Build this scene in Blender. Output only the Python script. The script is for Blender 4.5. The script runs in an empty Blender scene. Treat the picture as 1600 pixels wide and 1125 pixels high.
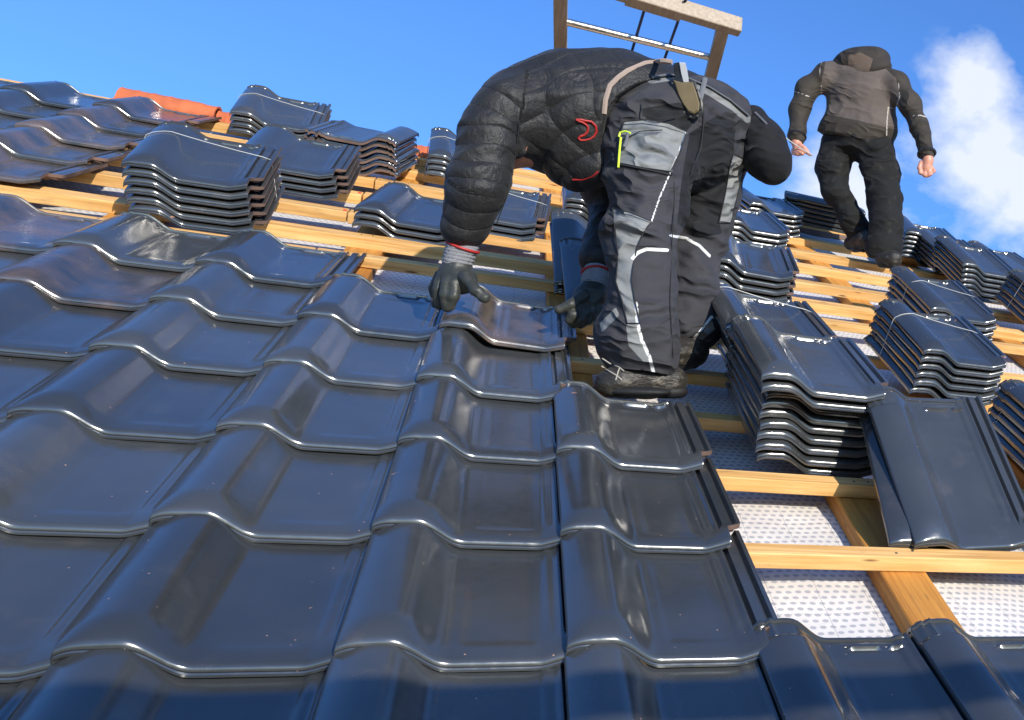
import bpy, math, random
import numpy as np
from mathutils import Matrix, Vector
random.seed(7); rng = np.random.default_rng(7)
S = bpy.context.scene
COL = S.collection
# ------------------------------------------------------------------ frames
# roof frame: x along the eave, y up the slope, z normal to the slope (metres)
PITCH = math.radians(32)
Z0 = 6.0
ROOF = Matrix.Translation((0, 0, Z0)) @ Matrix.Rotation(PITCH, 4, 'X')
W = 0.30; P = 0.39249; TILT = 0.056; TL = 0.49
F = 1.59965; PX = 0.8
C0 = np.array([-0.15800284609774395, -1.4977730757394572, 0.9365149791349682])
R0 = np.array([[0.8794567768855038, -0.4090413024352983, 0.2433947215783362],
               [-0.11585673762948781, 0.31201492337602393, 0.942986693403733],
               [-0.4616632906524115, -0.8575149564250695, 0.22701344799658513]])   # roof -> camera
# ------------------------------------------------------------------ camera
cam = bpy.data.objects.new('camera', bpy.data.cameras.new('camera'))
COL.objects.link(cam); S.camera = cam
M = Matrix(R0.T.tolist()).to_4x4(); M.translation = Vector(C0)
cam.matrix_world = ROOF @ M
cam.data.sensor_width = 36; cam.data.lens = 36 * F / 1.6
cam.data.shift_x = -PX / 1.6
cam.data.clip_start = 0.05; cam.data.clip_end = 5000
# ------------------------------------------------------------------ light
sd = (ROOF.to_3x3() @ Vector((0.34, -0.93, 1.0))).normalized()
el = math.asin(sd.z); az = math.atan2(sd.x, sd.y)
w = bpy.data.worlds.new('World'); S.world = w; w.use_nodes = True
nt = w.node_tree; nt.nodes.clear()
N = nt.nodes.new; Lk = nt.links.new
out = N('ShaderNodeOutputWorld'); bg = N('ShaderNodeBackground'); sky = N('ShaderNodeTexSky')
sky.sky_type = 'NISHITA'; sky.sun_disc = False; sky.sun_elevation = el; sky.sun_rotation = az
sky.altitude = 300; sky.air_density = 1.0; sky.dust_density = 0.3; sky.ozone_density = 3.0
SKY = 0.15
tc = N('ShaderNodeTexCoord')
cn = N('ShaderNodeTexNoise'); cn.inputs['Scale'].default_value = 6.5; cn.inputs['Detail'].default_value = 9; cn.inputs['Roughness'].default_value = 0.56
mp = N('ShaderNodeMapping'); mp.inputs['Scale'].default_value = (1, 1, 1.5); mp.inputs['Location'].default_value = (0.3, 0.1, 0.0)
Lk(tc.outputs['Generated'], mp.inputs['Vector']); Lk(mp.outputs['Vector'], cn.inputs['Vector'])
def wmath(op, a, b=None, c=None, clamp=False):
    n = N('ShaderNodeMath'); n.operation = op; n.use_clamp = clamp
    for i, v in enumerate((a, b, c)):
        if v is None: continue
        if hasattr(v, 'links'): Lk(v, n.inputs[i])
        else: n.inputs[i].default_value = v
    return n.outputs[0]
def blob_mask(d, rad):
    s = N('ShaderNodeVectorMath'); s.operation = 'DISTANCE'; s.inputs[1].default_value = d
    Lk(tc.outputs['Generated'], s.inputs[0])
    return wmath('SUBTRACT', 1.0, wmath('DIVIDE', s.outputs['Value'], rad), clamp=True)
m1 = blob_mask((0.400, 0.798, 0.452), 0.128)
m2 = blob_mask((0.30, 0.855, 0.405), 0.115)
m3 = blob_mask((0.378, 0.780, 0.498), 0.07)
m4 = blob_mask((0.47, 0.80, 0.43), 0.14)
mk = wmath('MAXIMUM', wmath('MAXIMUM', m1, wmath('MULTIPLY', m2, 0.55)), wmath('MAXIMUM', m3, m4))
cv = wmath('ADD', wmath('MULTIPLY', wmath('SUBTRACT', cn.outputs['Fac'], 0.53), 4.0), wmath('MULTIPLY', mk, 1.45))
cv = wmath('MULTIPLY', wmath('SUBTRACT', cv, 0.22), 1.25, clamp=True)
cv = wmath('MULTIPLY', cv, wmath('MULTIPLY', mk, 4.0, clamp=True))
cv = wmath('MULTIPLY', cv, 0.90)
mixc = N('ShaderNodeMix'); mixc.data_type = 'RGBA'
sc = N('ShaderNodeVectorMath'); sc.operation = 'MULTIPLY'; sc.inputs[1].default_value = (.74, 1.12, 1.66)
Lk(sky.outputs[0], sc.inputs[0])
Lk(cv, mixc.inputs['Factor']); Lk(sc.outputs[0], mixc.inputs['A']); mixc.inputs['B'].default_value = (5.0, 5.3, 5.9, 1)
Lk(mixc.outputs['Result'], bg.inputs['Color']); bg.inputs['Strength'].default_value = SKY
Lk(bg.outputs[0], out.inputs['Surface'])
sun = bpy.data.objects.new('sun', bpy.data.lights.new('sun', 'SUN'))
COL.objects.link(sun); sun.data.energy = 4.7; sun.data.angle = math.radians(0.5); sun.data.color = (1.0, 0.93, 0.82)
sun.rotation_euler = Vector(sd).to_track_quat('Z', 'Y').to_euler()
S.view_settings.view_transform = 'Standard'; S.view_settings.look = 'None'
S.view_settings.exposure = 0.3; S.view_settings.gamma = 1.0
# ------------------------------------------------------------------ helpers
def D(x, y, d):
    """point in the roof frame seen at photo pixel x,y, at depth d metres"""
    r = np.array([((x - 800) / 1000 - PX) / F, (562.5 - y) / 1000 / F, -1.0])
    return C0 + R0.T @ r * d
def tagit(o, label=None, cat=None, group=None, kind=None):
    if label: o['label'] = label
    if cat: o['category'] = cat
    if group: o['group'] = group
    if kind: o['kind'] = kind
    return o
def local(x, y, z, rz=0, rx=0, ry=0):
    return ROOF @ Matrix.Translation((x, y, z)) @ Matrix.Rotation(rz, 4, 'Z') @ Matrix.Rotation(rx, 4, 'X') @ Matrix.Rotation(ry, 4, 'Y')
def empty(name, mat, label, cat, group=None):
    o = bpy.data.objects.new(name, None); COL.objects.link(o); o.matrix_world = mat; o.empty_display_size = .1
    return tagit(o, label, cat, group)
def link(name, me, mat=None, parent=None):
    o = bpy.data.objects.new(name, me); COL.objects.link(o)
    if parent is not None: o.parent = parent
    if mat is not None:
        if parent is not None: o.matrix_local = mat
        else: o.matrix_world = mat
    return o
def mesh(name, v, f, mats=(), smooth=False, angle=None, midx=None):
    me = bpy.data.meshes.new(name)
    me.from_pydata([tuple(map(float, p)) for p in v], [], [tuple(map(int, q)) for q in f])
    for m in mats: me.materials.append(m)
    if smooth: me.polygons.foreach_set('use_smooth', [True] * len(me.polygons))
    if midx is not None: me.polygons.foreach_set('material_index', list(map(int, midx)))
    if angle: me.set_sharp_from_angle(angle=math.radians(angle))
    me.update()
    return me
class MB:
    def __init__(s): s.v = []; s.f = []; s.mi = []
    def add(s, v, f, mi=0):
        k = len(s.v); s.v += [tuple(map(float, q)) for q in v]; s.f += [tuple(int(i) + k for i in q) for q in f]; s.mi += [mi] * len(f)
    def box(s, lo, hi, b=0.0, M=None, mi=0):
        (x0, y0, z0), (x1, y1, z1) = lo, hi
        if b <= 0:
            v = [(x0,y0,z0),(x1,y0,z0),(x1,y1,z0),(x0,y1,z0),(x0,y0,z1),(x1,y0,z1),(x1,y1,z1),(x0,y1,z1)]
            f = [(0,3,2,1),(4,5,6,7),(0,1,5,4),(1,2,6,5),(2,3,7,6),(3,0,4,7)]
        else:
            v = []; 
            for (x, sx) in ((x0, 1), (x1, -1)):
                for (y, sy) in ((y0, 1), (y1, -1)):
                    for (z, sz) in ((z0, 1), (z1, -1)):
                        v += [(x, y + sy*b, z + sz*b), (x + sx*b, y, z + sz*b), (x + sx*b, y + sy*b, z)]
            def I(a, bb, c, k): return (a*4 + bb*2 + c)*3 + k
            f = [(I(0,0,0,0),I(0,0,1,0),I(0,1,1,0),I(0,1,0,0)), (I(1,0,0,0),I(1,1,0,0),I(1,1,1,0),I(1,0,1,0)),
                 (I(0,0,0,1),I(1,0,0,1),I(1,0,1,1),I(0,0,1,1)), (I(0,1,0,1),I(0,1,1,1),I(1,1,1,1),I(1,1,0,1)),
                 (I(0,0,0,2),I(0,1,0,2),I(1,1,0,2),I(1,0,0,2)), (I(0,0,1,2),I(1,0,1,2),I(1,1,1,2),I(0,1,1,2))]
            for a in (0,1):
                for c in (0,1):
                    f.append((I(a,0,c,0),I(a,1,c,0),I(a,1,c,2),I(a,0,c,2)))
                    f.append((I(a,c,0,0),I(a,c,1,0),I(a,c,1,1),I(a,c,0,1)))
                    f.append((I(0,a,c,1),I(1,a,c,1),I(1,a,c,2),I(0,a,c,2)))
                    for d in (0,1): f.append((I(a,c,d,0),I(a,c,d,1),I(a,c,d,2)))
        if M is not None: v = [tuple(M @ Vector(q)) for q in v]
        s.add(v, f, mi)
    def tube(s, pts, r, n=8, mi=0, cap=True, flat=1.0):
        pts = [Vector(p) for p in pts]; rr = r if hasattr(r, '__len__') else [r]*len(pts)
        v = []; f = []; up = None
        for i, p in enumerate(pts):
            t = (pts[min(i+1, len(pts)-1)] - pts[max(i-1, 0)]).normalized()
            if up is None:
                up = Vector((0,0,1)) if abs(t.z) < .9 else Vector((1,0,0))
            a = t.cross(up).normalized(); up = a.cross(t).normalized()
            for k in range(n):
                th = 2*math.pi*k/n; v.append(p + a*math.cos(th)*rr[i] + up*math.sin(th)*rr[i]*flat)
        for i in range(len(pts)-1):
            for k in range(n):
                f.append((i*n+k, i*n+(k+1)%n, (i+1)*n+(k+1)%n, (i+1)*n+k))
        if cap: f.append(tuple(range(n-1,-1,-1))); f.append(tuple((len(pts)-1)*n+k for k in range(n)))
        s.add(v, f, mi)
    def build(s, name, mats, mat=None, parent=None, smooth=False, angle=40):
        me = mesh(name, s.v, s.f, mats if isinstance(mats, (list, tuple)) else [mats], smooth, angle if smooth else None, s.mi)
        import bmesh
        bm = bmesh.new(); bm.from_mesh(me); bmesh.ops.recalc_face_normals(bm, faces=bm.faces); bm.to_mesh(me); bm.free()
        if smooth: me.polygons.foreach_set('use_smooth', [True]*len(me.polygons))
        return link(name, me, mat, parent)
# ------------------------------------------------------------------ materials
class Mat:
    def __init__(s, name, base=(.5,.5,.5), rough=.5, **kw):
        s.m = bpy.data.materials.new(name); s.m.use_nodes = True; s.t = s.m.node_tree
        s.b = s.t.nodes['Principled BSDF']; s.b.inputs['Base Color'].default_value = (*base, 1); s.b.inputs['Roughness'].default_value = rough
        for k, v in kw.items(): s.b.inputs[k.replace('_', ' ')].default_value = v
    def n(s, typ, **kw):
        q = s.t.nodes.new(typ)
        for k, v in kw.items():
            if k in q.inputs.keys(): q.inputs[k].default_value = v
            else: setattr(q, k, v)
        return q
    def l(s, a, b): s.t.links.new(a, b)
    def coord(s, scale=(1,1,1), which='Object', loc=None):
        c = s.n('ShaderNodeTexCoord'); m = s.n('ShaderNodeMapping'); m.inputs['Scale'].default_value = scale
        if loc is not None: s.l(loc, m.inputs['Location'])
        s.l(c.outputs[which], m.inputs['Vector']); return m.outputs[0]
    def noise(s, scale, vec=None, detail=4, rough=.5, out='Fac'):
        q = s.n('ShaderNodeTexNoise'); q.inputs['Scale'].default_value = scale; q.inputs['Detail'].default_value = detail; q.inputs['Roughness'].default_value = rough
        if vec is not None: s.l(vec, q.inputs['Vector'])
        return q.outputs[out]
    def math(s, op, a, b=None, c=None, clamp=False):
        q = s.n('ShaderNodeMath'); q.operation = op; q.use_clamp = clamp
        for i, v in enumerate((a, b, c)):
            if v is None: continue
            if hasattr(v, 'links'): s.l(v, q.inputs[i])
            else: q.inputs[i].default_value = v
        return q.outputs[0]
    def ramp(s, fac, a, b, lo=0., hi=1.):
        q = s.n('ShaderNodeMapRange'); q.inputs['From Min'].default_value = lo; q.inputs['From Max'].default_value = hi; s.l(fac, q.inputs['Value'])
        q.inputs['To Min'].default_value = a; q.inputs['To Max'].default_value = b; return q.outputs[0]
    def mix(s, fac, a, b):
        q = s.n('ShaderNodeMix', data_type='RGBA')
        for k, v in (('Factor', fac), ('A', a), ('B', b)):
            if hasattr(v, 'links'): s.l(v, q.inputs[k])
            elif k == 'Factor': q.inputs[k].default_value = v
            else: q.inputs[k].default_value = (*v, 1)
        return q.outputs['Result']
    def color(s, c): s.l(c, s.b.inputs['Base Color'])
    def rough(s, c): s.l(c, s.b.inputs['Roughness'])
    def bump(s, h, dist=.002, strength=1.0):
        q = s.n('ShaderNodeBump'); q.inputs['Distance'].default_value = dist; q.inputs['Strength'].default_value = strength
        s.l(h, q.inputs['Height'])
        if s.b.inputs['Normal'].is_linked: s.l(s.b.inputs['Normal'].links[0].from_socket, q.inputs['Normal'])
        s.l(q.outputs[0], s.b.inputs['Normal'])
    def rnd(s):
        return s.n('ShaderNodeObjectInfo').outputs['Random']
    def rndvec(s, k=17.):
        r = s.rnd(); c = s.n('ShaderNodeCombineXYZ'); s.l(s.math('MULTIPLY', r, k), c.inputs[0]); s.l(s.math('MULTIPLY', r, k*2.3), c.inputs[1]); return c.outputs[0]
    def attr(s, name): return s.n('ShaderNodeAttribute', attribute_name=name).outputs['Fac']

def glaze(name, dust_reflect=0.0):
    g = Mat(name, (.06,.066,.068), .12, IOR=1.86)
    v = g.coord((1,1,1), loc=g.rndvec())
    big = g.noise(6, v, 3); fine = g.noise(60, v, 5, .6)
    col = g.mix(g.ramp(big, 0, 1, .35, .7), (.037,.040,.042), (.048,.050,.050))
    # faint dust film, painted brown reflection on some tiles, small clay-coloured chips
    dust = g.ramp(g.noise(9 - 9*dust_reflect, v, 6, .65), 0, 1, .57 - .36*dust_reflect, .84 - .34*dust_reflect)
    col = g.mix(g.math('MULTIPLY', dust, .28 + dust_reflect), col, (.16,.13,.105) if not dust_reflect else (.20,.125,.085))
    vs = g.n('ShaderNodeTexVoronoi', feature='F1'); vs.inputs['Scale'].default_value = 38; g.l(v, vs.inputs['Vector'])
    spk = g.math('LESS_THAN', vs.outputs['Distance'], .055)
    spk = g.math('MULTIPLY', spk, g.math('GREATER_THAN', g.noise(11, v, 2), .57))
    col = g.mix(spk, col, (.45,.25,.15))
    vb = g.n('ShaderNodeTexVoronoi', feature='F1'); vb.inputs['Scale'].default_value = 9; vw = g.n('ShaderNodeVectorMath', operation='ADD'); g.l(v, vw.inputs[0])
    vn = g.n('ShaderNodeVectorMath', operation='SCALE'); vn.inputs['Scale'].default_value = .03; nz = g.n('ShaderNodeTexNoise'); nz.inputs['Scale'].default_value = 60; g.l(v, nz.inputs['Vector']); g.l(nz.outputs['Color'], vn.inputs[0]); g.l(vn.outputs[0], vw.inputs[1]); g.l(vw.outputs[0], vb.inputs['Vector'])
    chip = g.math('LESS_THAN', vb.outputs['Distance'], g.ramp(g.noise(5, v, 1), .0, .055, .5, .7))
    col = g.mix(chip, col, (.42,.20,.11))
    sv = g.coord((70, 9, 70), loc=g.rndvec(31)); scr = g.ramp(g.noise(1.0, sv, 6, .75), 0, 1, .735, .76)
    col = g.mix(g.math('MULTIPLY', scr, .3), col, (.30,.25,.21))
    hs = g.n('ShaderNodeHueSaturation'); g.l(g.ramp(g.rnd(), .75, 1.25, 0, 1), hs.inputs['Value']); g.l(col, hs.inputs['Color'])
    g.color(hs.outputs[0])
    g.rough(g.math('ADD', g.ramp(fine, .12, .22, .3, .7), g.math('MULTIPLY', dust, .12)))
    g.bump(g.noise(14, v, 2), .0009, .35)
    g.bump(g.noise(140, v, 2), .00012, .35)
    return g.m
M_GLAZE = glaze('tile_glaze')
M_DUST_REFLECT = glaze('tile_glaze_dust_reflect', .42)  # clay dust on the tile being set; brown reflection painted in on laid ones
c = Mat('tile_clay', (.16,.085,.06), .75)
v = c.coord(loc=c.rndvec()); c.color(c.mix(c.ramp(c.noise(12, v, 5), 0, 1, .3, .7), (.085,.055,.045), (.20,.12,.085))); c.bump(c.noise(150, v, 4), .0006)
M_CLAY = c.m
def wood(name, a, b, dark):
    g = Mat(name, a, .62, IOR=1.4)
    off = g.rndvec(23.)
    v = g.coord((1.2, 30, 30), loc=off); v2 = g.coord((1, 4, 4), loc=off)
    grain = g.noise(2.2, v, 7, .62); blot = g.noise(2.5, v2, 3)
    col = g.mix(g.ramp(grain, 0, 1, .36, .62), tuple(min(1, q*1.08) for q in a), tuple(q*.86 for q in b))
    col = g.mix(g.ramp(blot, 0, .55, .48, .72), col, dark); col = g.mix(g.math('MULTIPLY', g.ramp(g.noise(1, g.coord((9, 50, 50), loc=off), 5, .7), 0, 1, .58, .74), .45), col, (.20,.13,.07))
    vo = g.n('ShaderNodeTexVoronoi', feature='F1'); vo.inputs['Scale'].default_value = 5.0
    vk = g.coord((1, 5.5, 5.5), loc=off); g.l(vk, vo.inputs['Vector'])
    kn = g.ramp(vo.outputs['Distance'], 1, 0, .05, .14)
    kn = g.math('MULTIPLY', kn, 1.0)
    col = g.mix(kn, col, (.13,.055,.02))
    tint = g.ramp(g.rnd(), .82, 1.1, 0, 1)
    hs = g.n('ShaderNodeHueSaturation'); g.l(tint, hs.inputs['Value']); g.l(col, hs.inputs['Color'])
    g.color(hs.outputs[0]); g.bump(grain, .0012, .7); g.bump(g.noise(60, v2, 3), .0004, .5)
    return g.m
M_BATTEN = wood('batten_pine', (.76,.46,.18), (.64,.34,.10), (.60,.28,.07))
M_RAFTER = wood('rafter_spruce', (.60,.27,.05), (.50,.20,.035), (.40,.15,.025))
def underlay():
    g = Mat('underlay_sheet', (.7,.68,.66), .55)
    tcn = g.n('ShaderNodeTexCoord'); sp = g.n('ShaderNodeSeparateXYZ'); g.l(tcn.outputs['Object'], sp.inputs[0])
    x, y = sp.outputs[0], sp.outputs[1]
    row = g.math('FLOOR', g.math('DIVIDE', y, .0235))
    off = g.math('MULTIPLY', g.math('MODULO', g.math('ADD', row, 1000), 2), .5)
    fx = g.math('SUBTRACT', g.math('FRACT', g.math('ADD', g.math('DIVIDE', g.math('ADD', x, 10), .021), off)), .5)
    fy = g.math('SUBTRACT', g.math('FRACT', g.math('DIVIDE', g.math('ADD', y, 23.5), .0235)), .5)
    dx = g.math('MULTIPLY', fx, .021); dy = g.math('MULTIPLY', fy, .0235)
    dist = g.math('SQRT', g.math('ADD', g.math('MULTIPLY', g.math('MULTIPLY', dx, dx), .75), g.math('MULTIPLY', g.math('MULTIPLY', dy, dy), 1.0)))
    dot = g.ramp(dist, 1, 0, .0052, .0066)
    def dash(a, b, pa, o):
        d = g.math('ABSOLUTE', g.math('SUBTRACT', g.math('FRACT', g.math('DIVIDE', g.math('ADD', a, 10 + o), pa)), .5))
        l = g.math('LESS_THAN', g.math('MULTIPLY', d, pa), .0009)
        k = g.math('GREATER_THAN', g.math('FRACT', g.math('DIVIDE', g.math('ADD', b, 10), .007)), .45)
        return g.math('MULTIPLY', l, k)
    line = g.math('MAXIMUM', dash(x, y, .105, .02), dash(y, x, .21, .05))
    n = g.noise(5, g.coord(), 4)
    base = g.mix(g.ramp(n, 0, 1, .3, .7), (.70,.66,.60), (.61,.57,.52))
    col = g.mix(g.math('MULTIPLY', dot, .8), base, (.30,.31,.33)); col = g.mix(g.math('MULTIPLY', line, .8), col, (.12,.12,.13))
    g.color(col); g.bump(g.noise(7, g.coord(), 3), .012, .8); g.bump(g.noise(30, g.coord(), 3), .0025, .7)
    return g.m
M_UNDER = underlay()
def orange():
    g = Mat('orange_clay', (.5,.13,.04), .8); v = g.coord(); g.color(g.mix(g.ramp(g.noise(14, v, 5), 0, 1, .3, .7), (.60,.15,.05), (.42,.10,.035))); g.bump(g.noise(120, v, 4), .001); return g.m
M_ORANGE = orange()
def cloth(name, base, rough=.85, fold=.0, spec=.3, weave=900, wear=.0, tint2=None):
    g = Mat(name, base, rough); g.b.inputs['Specular IOR Level'].default_value = spec; g.b.inputs['Sheen Weight'].default_value = .03; g.b.inputs['Sheen Roughness'].default_value = .5
    v = g.coord()
    col = g.mix(g.ramp(g.noise(8, v, 4), 0, 1, .3, .7), tuple(k*.85 for k in base), tuple(k*1.2 for k in base))
    if wear: col = g.mix(g.math('MULTIPLY', g.ramp(g.noise(22, v, 6, .7), 0, 1, .55, .72), wear), col, (.22,.19,.15))
    g.color(col); g.bump(g.noise(weave, v, 2), .0004, .4)
    if fold:
        nzz = g.n('ShaderNodeTexNoise'); nzz.inputs['Scale'].default_value = 6; g.l(v, nzz.inputs['Vector'])
        wv = g.n('ShaderNodeVectorMath', operation='MULTIPLY_ADD'); g.l(nzz.outputs['Color'], wv.inputs[0]); wv.inputs[1].default_value = (.10, .10, .10); g.l(v, wv.inputs[2])
        mpp = g.n('ShaderNodeMapping'); mpp.inputs['Scale'].default_value = (4.5, 5.5, 13); g.l(wv.outputs[0], mpp.inputs['Vector'])
        n0 = g.noise(1, mpp.outputs[0], 2, .4)
        rg = g.math('SUBTRACT', 1.0, g.math('MULTIPLY', g.math('ABSOLUTE', g.math('SUBTRACT', n0, .5)), 5.0), clamp=True)
        rg = g.math('POWER', rg, 1.6)
        zone = g.ramp(g.noise(5, v, 2), .15, 1, .35, .65)
        g.bump(g.math('MULTIPLY', rg, zone), fold*5.0, .95); g.bump(g.noise(30, v, 3, .6), fold*.5, .7)
    return g
def panelmat(name, base, panels, **kw):
    """cloth with panels whose outline is a signed distance stored on the mesh"""
    g = cloth(name, base, **kw)
    col = g.b.inputs['Base Color'].links[0].from_socket
    for at, c in panels:
        k = g.math('GREATER_THAN', g.attr(at), 0.0); n = g.noise(12, g.coord(), 4)
        cc = g.mix(g.ramp(n, 0, 1, .3, .7), tuple(q*.88 for q in c), tuple(q*1.12 for q in c))
        col = g.mix(k, col, cc)
    g.color(col); return g
def metal(name, base, rough, wear=.0):
    g = Mat(name, base, rough, Metallic=1.0); v = g.coord(); g.rough(g.ramp(g.noise(30, v, 4), rough*.7, rough*1.4, .3, .7))
    g.color(g.mix(g.ramp(g.noise(9, v, 5), 0, 1, .4, .7), base, tuple(k*(1-wear) for k in base))); g.bump(g.noise(80, v, 2), .0003, .4); return g.m
M_ALU = Mat('weathered_grey_wood', (.36,.28,.2), .6); _v = M_ALU.coord((30,2,30)); M_ALU.color(M_ALU.mix(M_ALU.ramp(M_ALU.noise(2, _v, 5), 0, 1, .3, .7), (.30,.23,.16), (.42,.34,.25))); M_ALU.bump(M_ALU.noise(3, _v, 5), .001); M_ALU = M_ALU.m
M_TUBE = metal('aluminium_tube', (.72,.66,.56), .28, .15)
M_STEEL = metal('bare_steel', (.6,.6,.6), .25, .2)
M_WIRE = Mat('strap_wire', (.42,.42,.40), .45).m
M_ROPE = Mat('dark_rope', (.01,.012,.05), .7).m
M_RED = Mat('red_trim', (.38,.015,.012), .6).m
M_REDPAINT = Mat('red_paint', (.75,.04,.02), .6).m
M_SKIN = None
def skin():
    g = Mat('skin', (.55,.27,.18), .5); g.b.inputs['Subsurface Weight'].default_value = .1; g.b.inputs['Subsurface Scale'].default_value = .01
    g.color(g.mix(g.ramp(g.noise(30, g.coord(), 4), 0, 1, .35, .7), (.60,.28,.18), (.50,.20,.13))); return g.m
M_SKIN = skin()
M_RIB = cloth('grey_knit', (.22,.22,.24), weave=300).m
def wallmat():
    g = Mat('brick_wall', (.35,.15,.1), .85); b = g.n('ShaderNodeTexBrick'); b.inputs['Scale'].default_value = 4.0
    b.inputs['Color1'].default_value = (.32,.13,.08,1); b.inputs['Color2'].default_value = (.26,.10,.06,1); b.inputs['Mortar'].default_value = (.4,.38,.35,1)
    g.l(g.coord(), b.inputs['Vector']); g.color(b.outputs['Color']); return g.m
M_WALL = wallmat()
def groundmat():
    g = Mat('ground_soil_grass', (.08,.09,.04), .95); v = g.coord()
    g.color(g.mix(g.ramp(g.noise(.08, v, 6), 0, 1, .42, .58), (.055,.075,.028), (.17,.15,.12))); g.bump(g.noise(2, v, 5), .05); return g.m

# ------------------------------------------------------------------ ground and house
gm = MB(); 
gn = 24; L_ = 3000
for i in range(gn+1):
    for j in range(gn+1):
        gm.v.append(((i/gn-.5)*2*L_, (j/gn-.5)*2*L_, 0))
for i in range(gn):
    for j in range(gn): gm.f.append((i*(gn+1)+j, (i+1)*(gn+1)+j, (i+1)*(gn+1)+j+1, i*(gn+1)+j+1)); gm.mi.append(0)
tagit(gm.build('ground', groundmat()), kind='structure')

RIDGE = 5.17; EAVE = -1.15; UL, UR = -3.6, 5.2
house = empty('house', local(0, 0, 0), 'house roof under construction with bare pine battens over white dotted underlay', 'house')
def part(mb, name, mats, label=None, **kw):
    o = mb.build(name, mats, Matrix.Identity(4), house, **kw)
    if label: o['label'] = label
    return o
# underlay: a slightly sagging sheet between the rafters
ZU = -.148
ub = MB(); nx, ny = 176, 126
xs = np.linspace(UL, UR, nx); ys = np.linspace(EAVE, RIDGE, ny)
RAF = [.72 + .655*k for k in range(-6, 7)]
for y in ys:
    for x in xs:
        d = min(abs(x - r) for r in RAF)
        ub.v.append((x, y, ZU - .009*min(1, max(0, (d-.06)/.26))**1.2 + .0025*math.sin(x*31 + y*9)*math.sin(y*23 + x*5)))
for j in range(ny-1):
    for i in range(nx-1): ub.f.append((j*nx+i, j*nx+i+1, (j+1)*nx+i+1, (j+1)*nx+i)); ub.mi.append(0)
part(ub, 'underlay', M_UNDER, smooth=True, angle=80)
for r in RAF:
    if UL < r-.06 and r+.06 < UR:
        b = MB(); x0 = r-.056; M_ = Matrix.Translation((x0, EAVE, 0)) @ Matrix.Rotation(math.pi/2, 4, 'Z')
        m = MB(); m.box((0, -.112, ZU+.003), (RIDGE-EAVE, 0, -.0985), .003)
        o = m.build('rafter', M_RAFTER, M_, house)
jit = lambda a: random.uniform(-a, a)
M_NAIL = metal('nail_steel', (.25,.24,.22), .5)
def batten(x0, x1, k, dy=0, dz=0, rz=0, label=None):
    s1 = (k + .20)*P + dy
    bw = .048 if k < 7 else .074
    m = MB(); m.box((0, -bw, 0 if k < 7 else -.006), (x1-x0, 0, .036), .0022)
    for r in RAF:
        if x0+.05 < r < x1-.05:
            for dx_ in (-.018, .02): q = (r-x0+dx_+jit(.006), -.024+jit(.009), .0358); m.tube([q, (q[0], q[1], .0372)], .0034, 8, mi=1)
    o = m.build('batten', [M_BATTEN, M_NAIL], Matrix.Translation((x0, s1, -.0975+dz)) @ Matrix.Rotation(rz, 4, 'Z'), house)
    if label: o['label'] = label
    return o
for k in range(-2, 13):
    if k == 6:
        batten(UL, -.702, k, .10, .0, -.004); batten(-.697, UR, k, .085, .002, .001)
    elif k == 12:
        batten(UL, -.60, k, 0); batten(-.595, 1.30, k, .03, 0, .004)
    elif k in (8, 9, 10):
        batten(UL, -.70, k, random.uniform(-.01, .01)); batten(-.695, UR, k, random.uniform(-.01, .01), .001)
    else:
        batten(UL, UR, k, random.uniform(-.008, .008), random.uniform(0, .0015), random.uniform(-.001, .001))
batten(-.2, 1.52, 12, .275, 0, 0)       # loose end piece near the ridge
for (x, k) in ((-.708, 8), (-.708, 9)):
    m = MB(); m.box((0, 0, 0), (.012, .020, .0384), .001); m.build('paint_mark', M_REDPAINT, Matrix.Translation((x-.008, (k+.2)*P-.0505, -.0978)), house)['label'] = 'red paint mark on a batten end'
# walls, eaves board and far slope
m = MB()
cp, sp_ = math.cos(PITCH), math.sin(PITCH)
def w2l(x, y, z):
    q = ROOF.inverted() @ Vector((x, y, z)); return tuple(q)
ye, ze = EAVE*cp, Z0 + EAVE*sp_; yr, zr = RIDGE*cp, Z0 + RIDGE*sp_; yb = 2*yr - ye
x0, x1 = UL+.25, UR-.25; y0, y1 = ye+.45, yb-.45
vv = [w2l(*q) for q in [(x0,y0,0),(x1,y0,0),(x1,y1,0),(x0,y1,0),(x0,y0,ze-.05),(x1,y0,ze-.05),(x1,y1,ze-.05),(x0,y1,ze-.05),(x0,yr,zr-.55),(x1,yr,zr-.55)]]
m.add(vv, [(0,1,5,4),(1,2,6,9,5),(2,3,7,6),(3,0,4,8,7)])
part(m, 'wall', M_WALL)
m = MB()
vv = [w2l(*q) for q in [(UL,yr,zr-.14),(UR,yr,zr-.14),(UR,yb,ze-.14),(UL,yb,ze-.14),(UL,yr,zr-.28),(UR,yr,zr-.28),(UR,yb,ze-.28),(UL,yb,ze-.28)]]
m.add(vv, [(0,1,2,3),(7,6,5,4),(0,3,7,4),(1,5,6,2),(3,2,6,7),(0,4,5,1)])
part(m, 'far_slope', M_CLAY)
m = MB(); m.box((UL, EAVE-.03, -.36), (UR, EAVE-.003, -.10), .003); part(m, 'eaves_board', M_RAFTER)
m = MB(); m.box((UL, RIDGE-.02, -.19), (UR, RIDGE+.02, -.105), .003); part(m, 'ridge_board', M_BATTEN)

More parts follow.
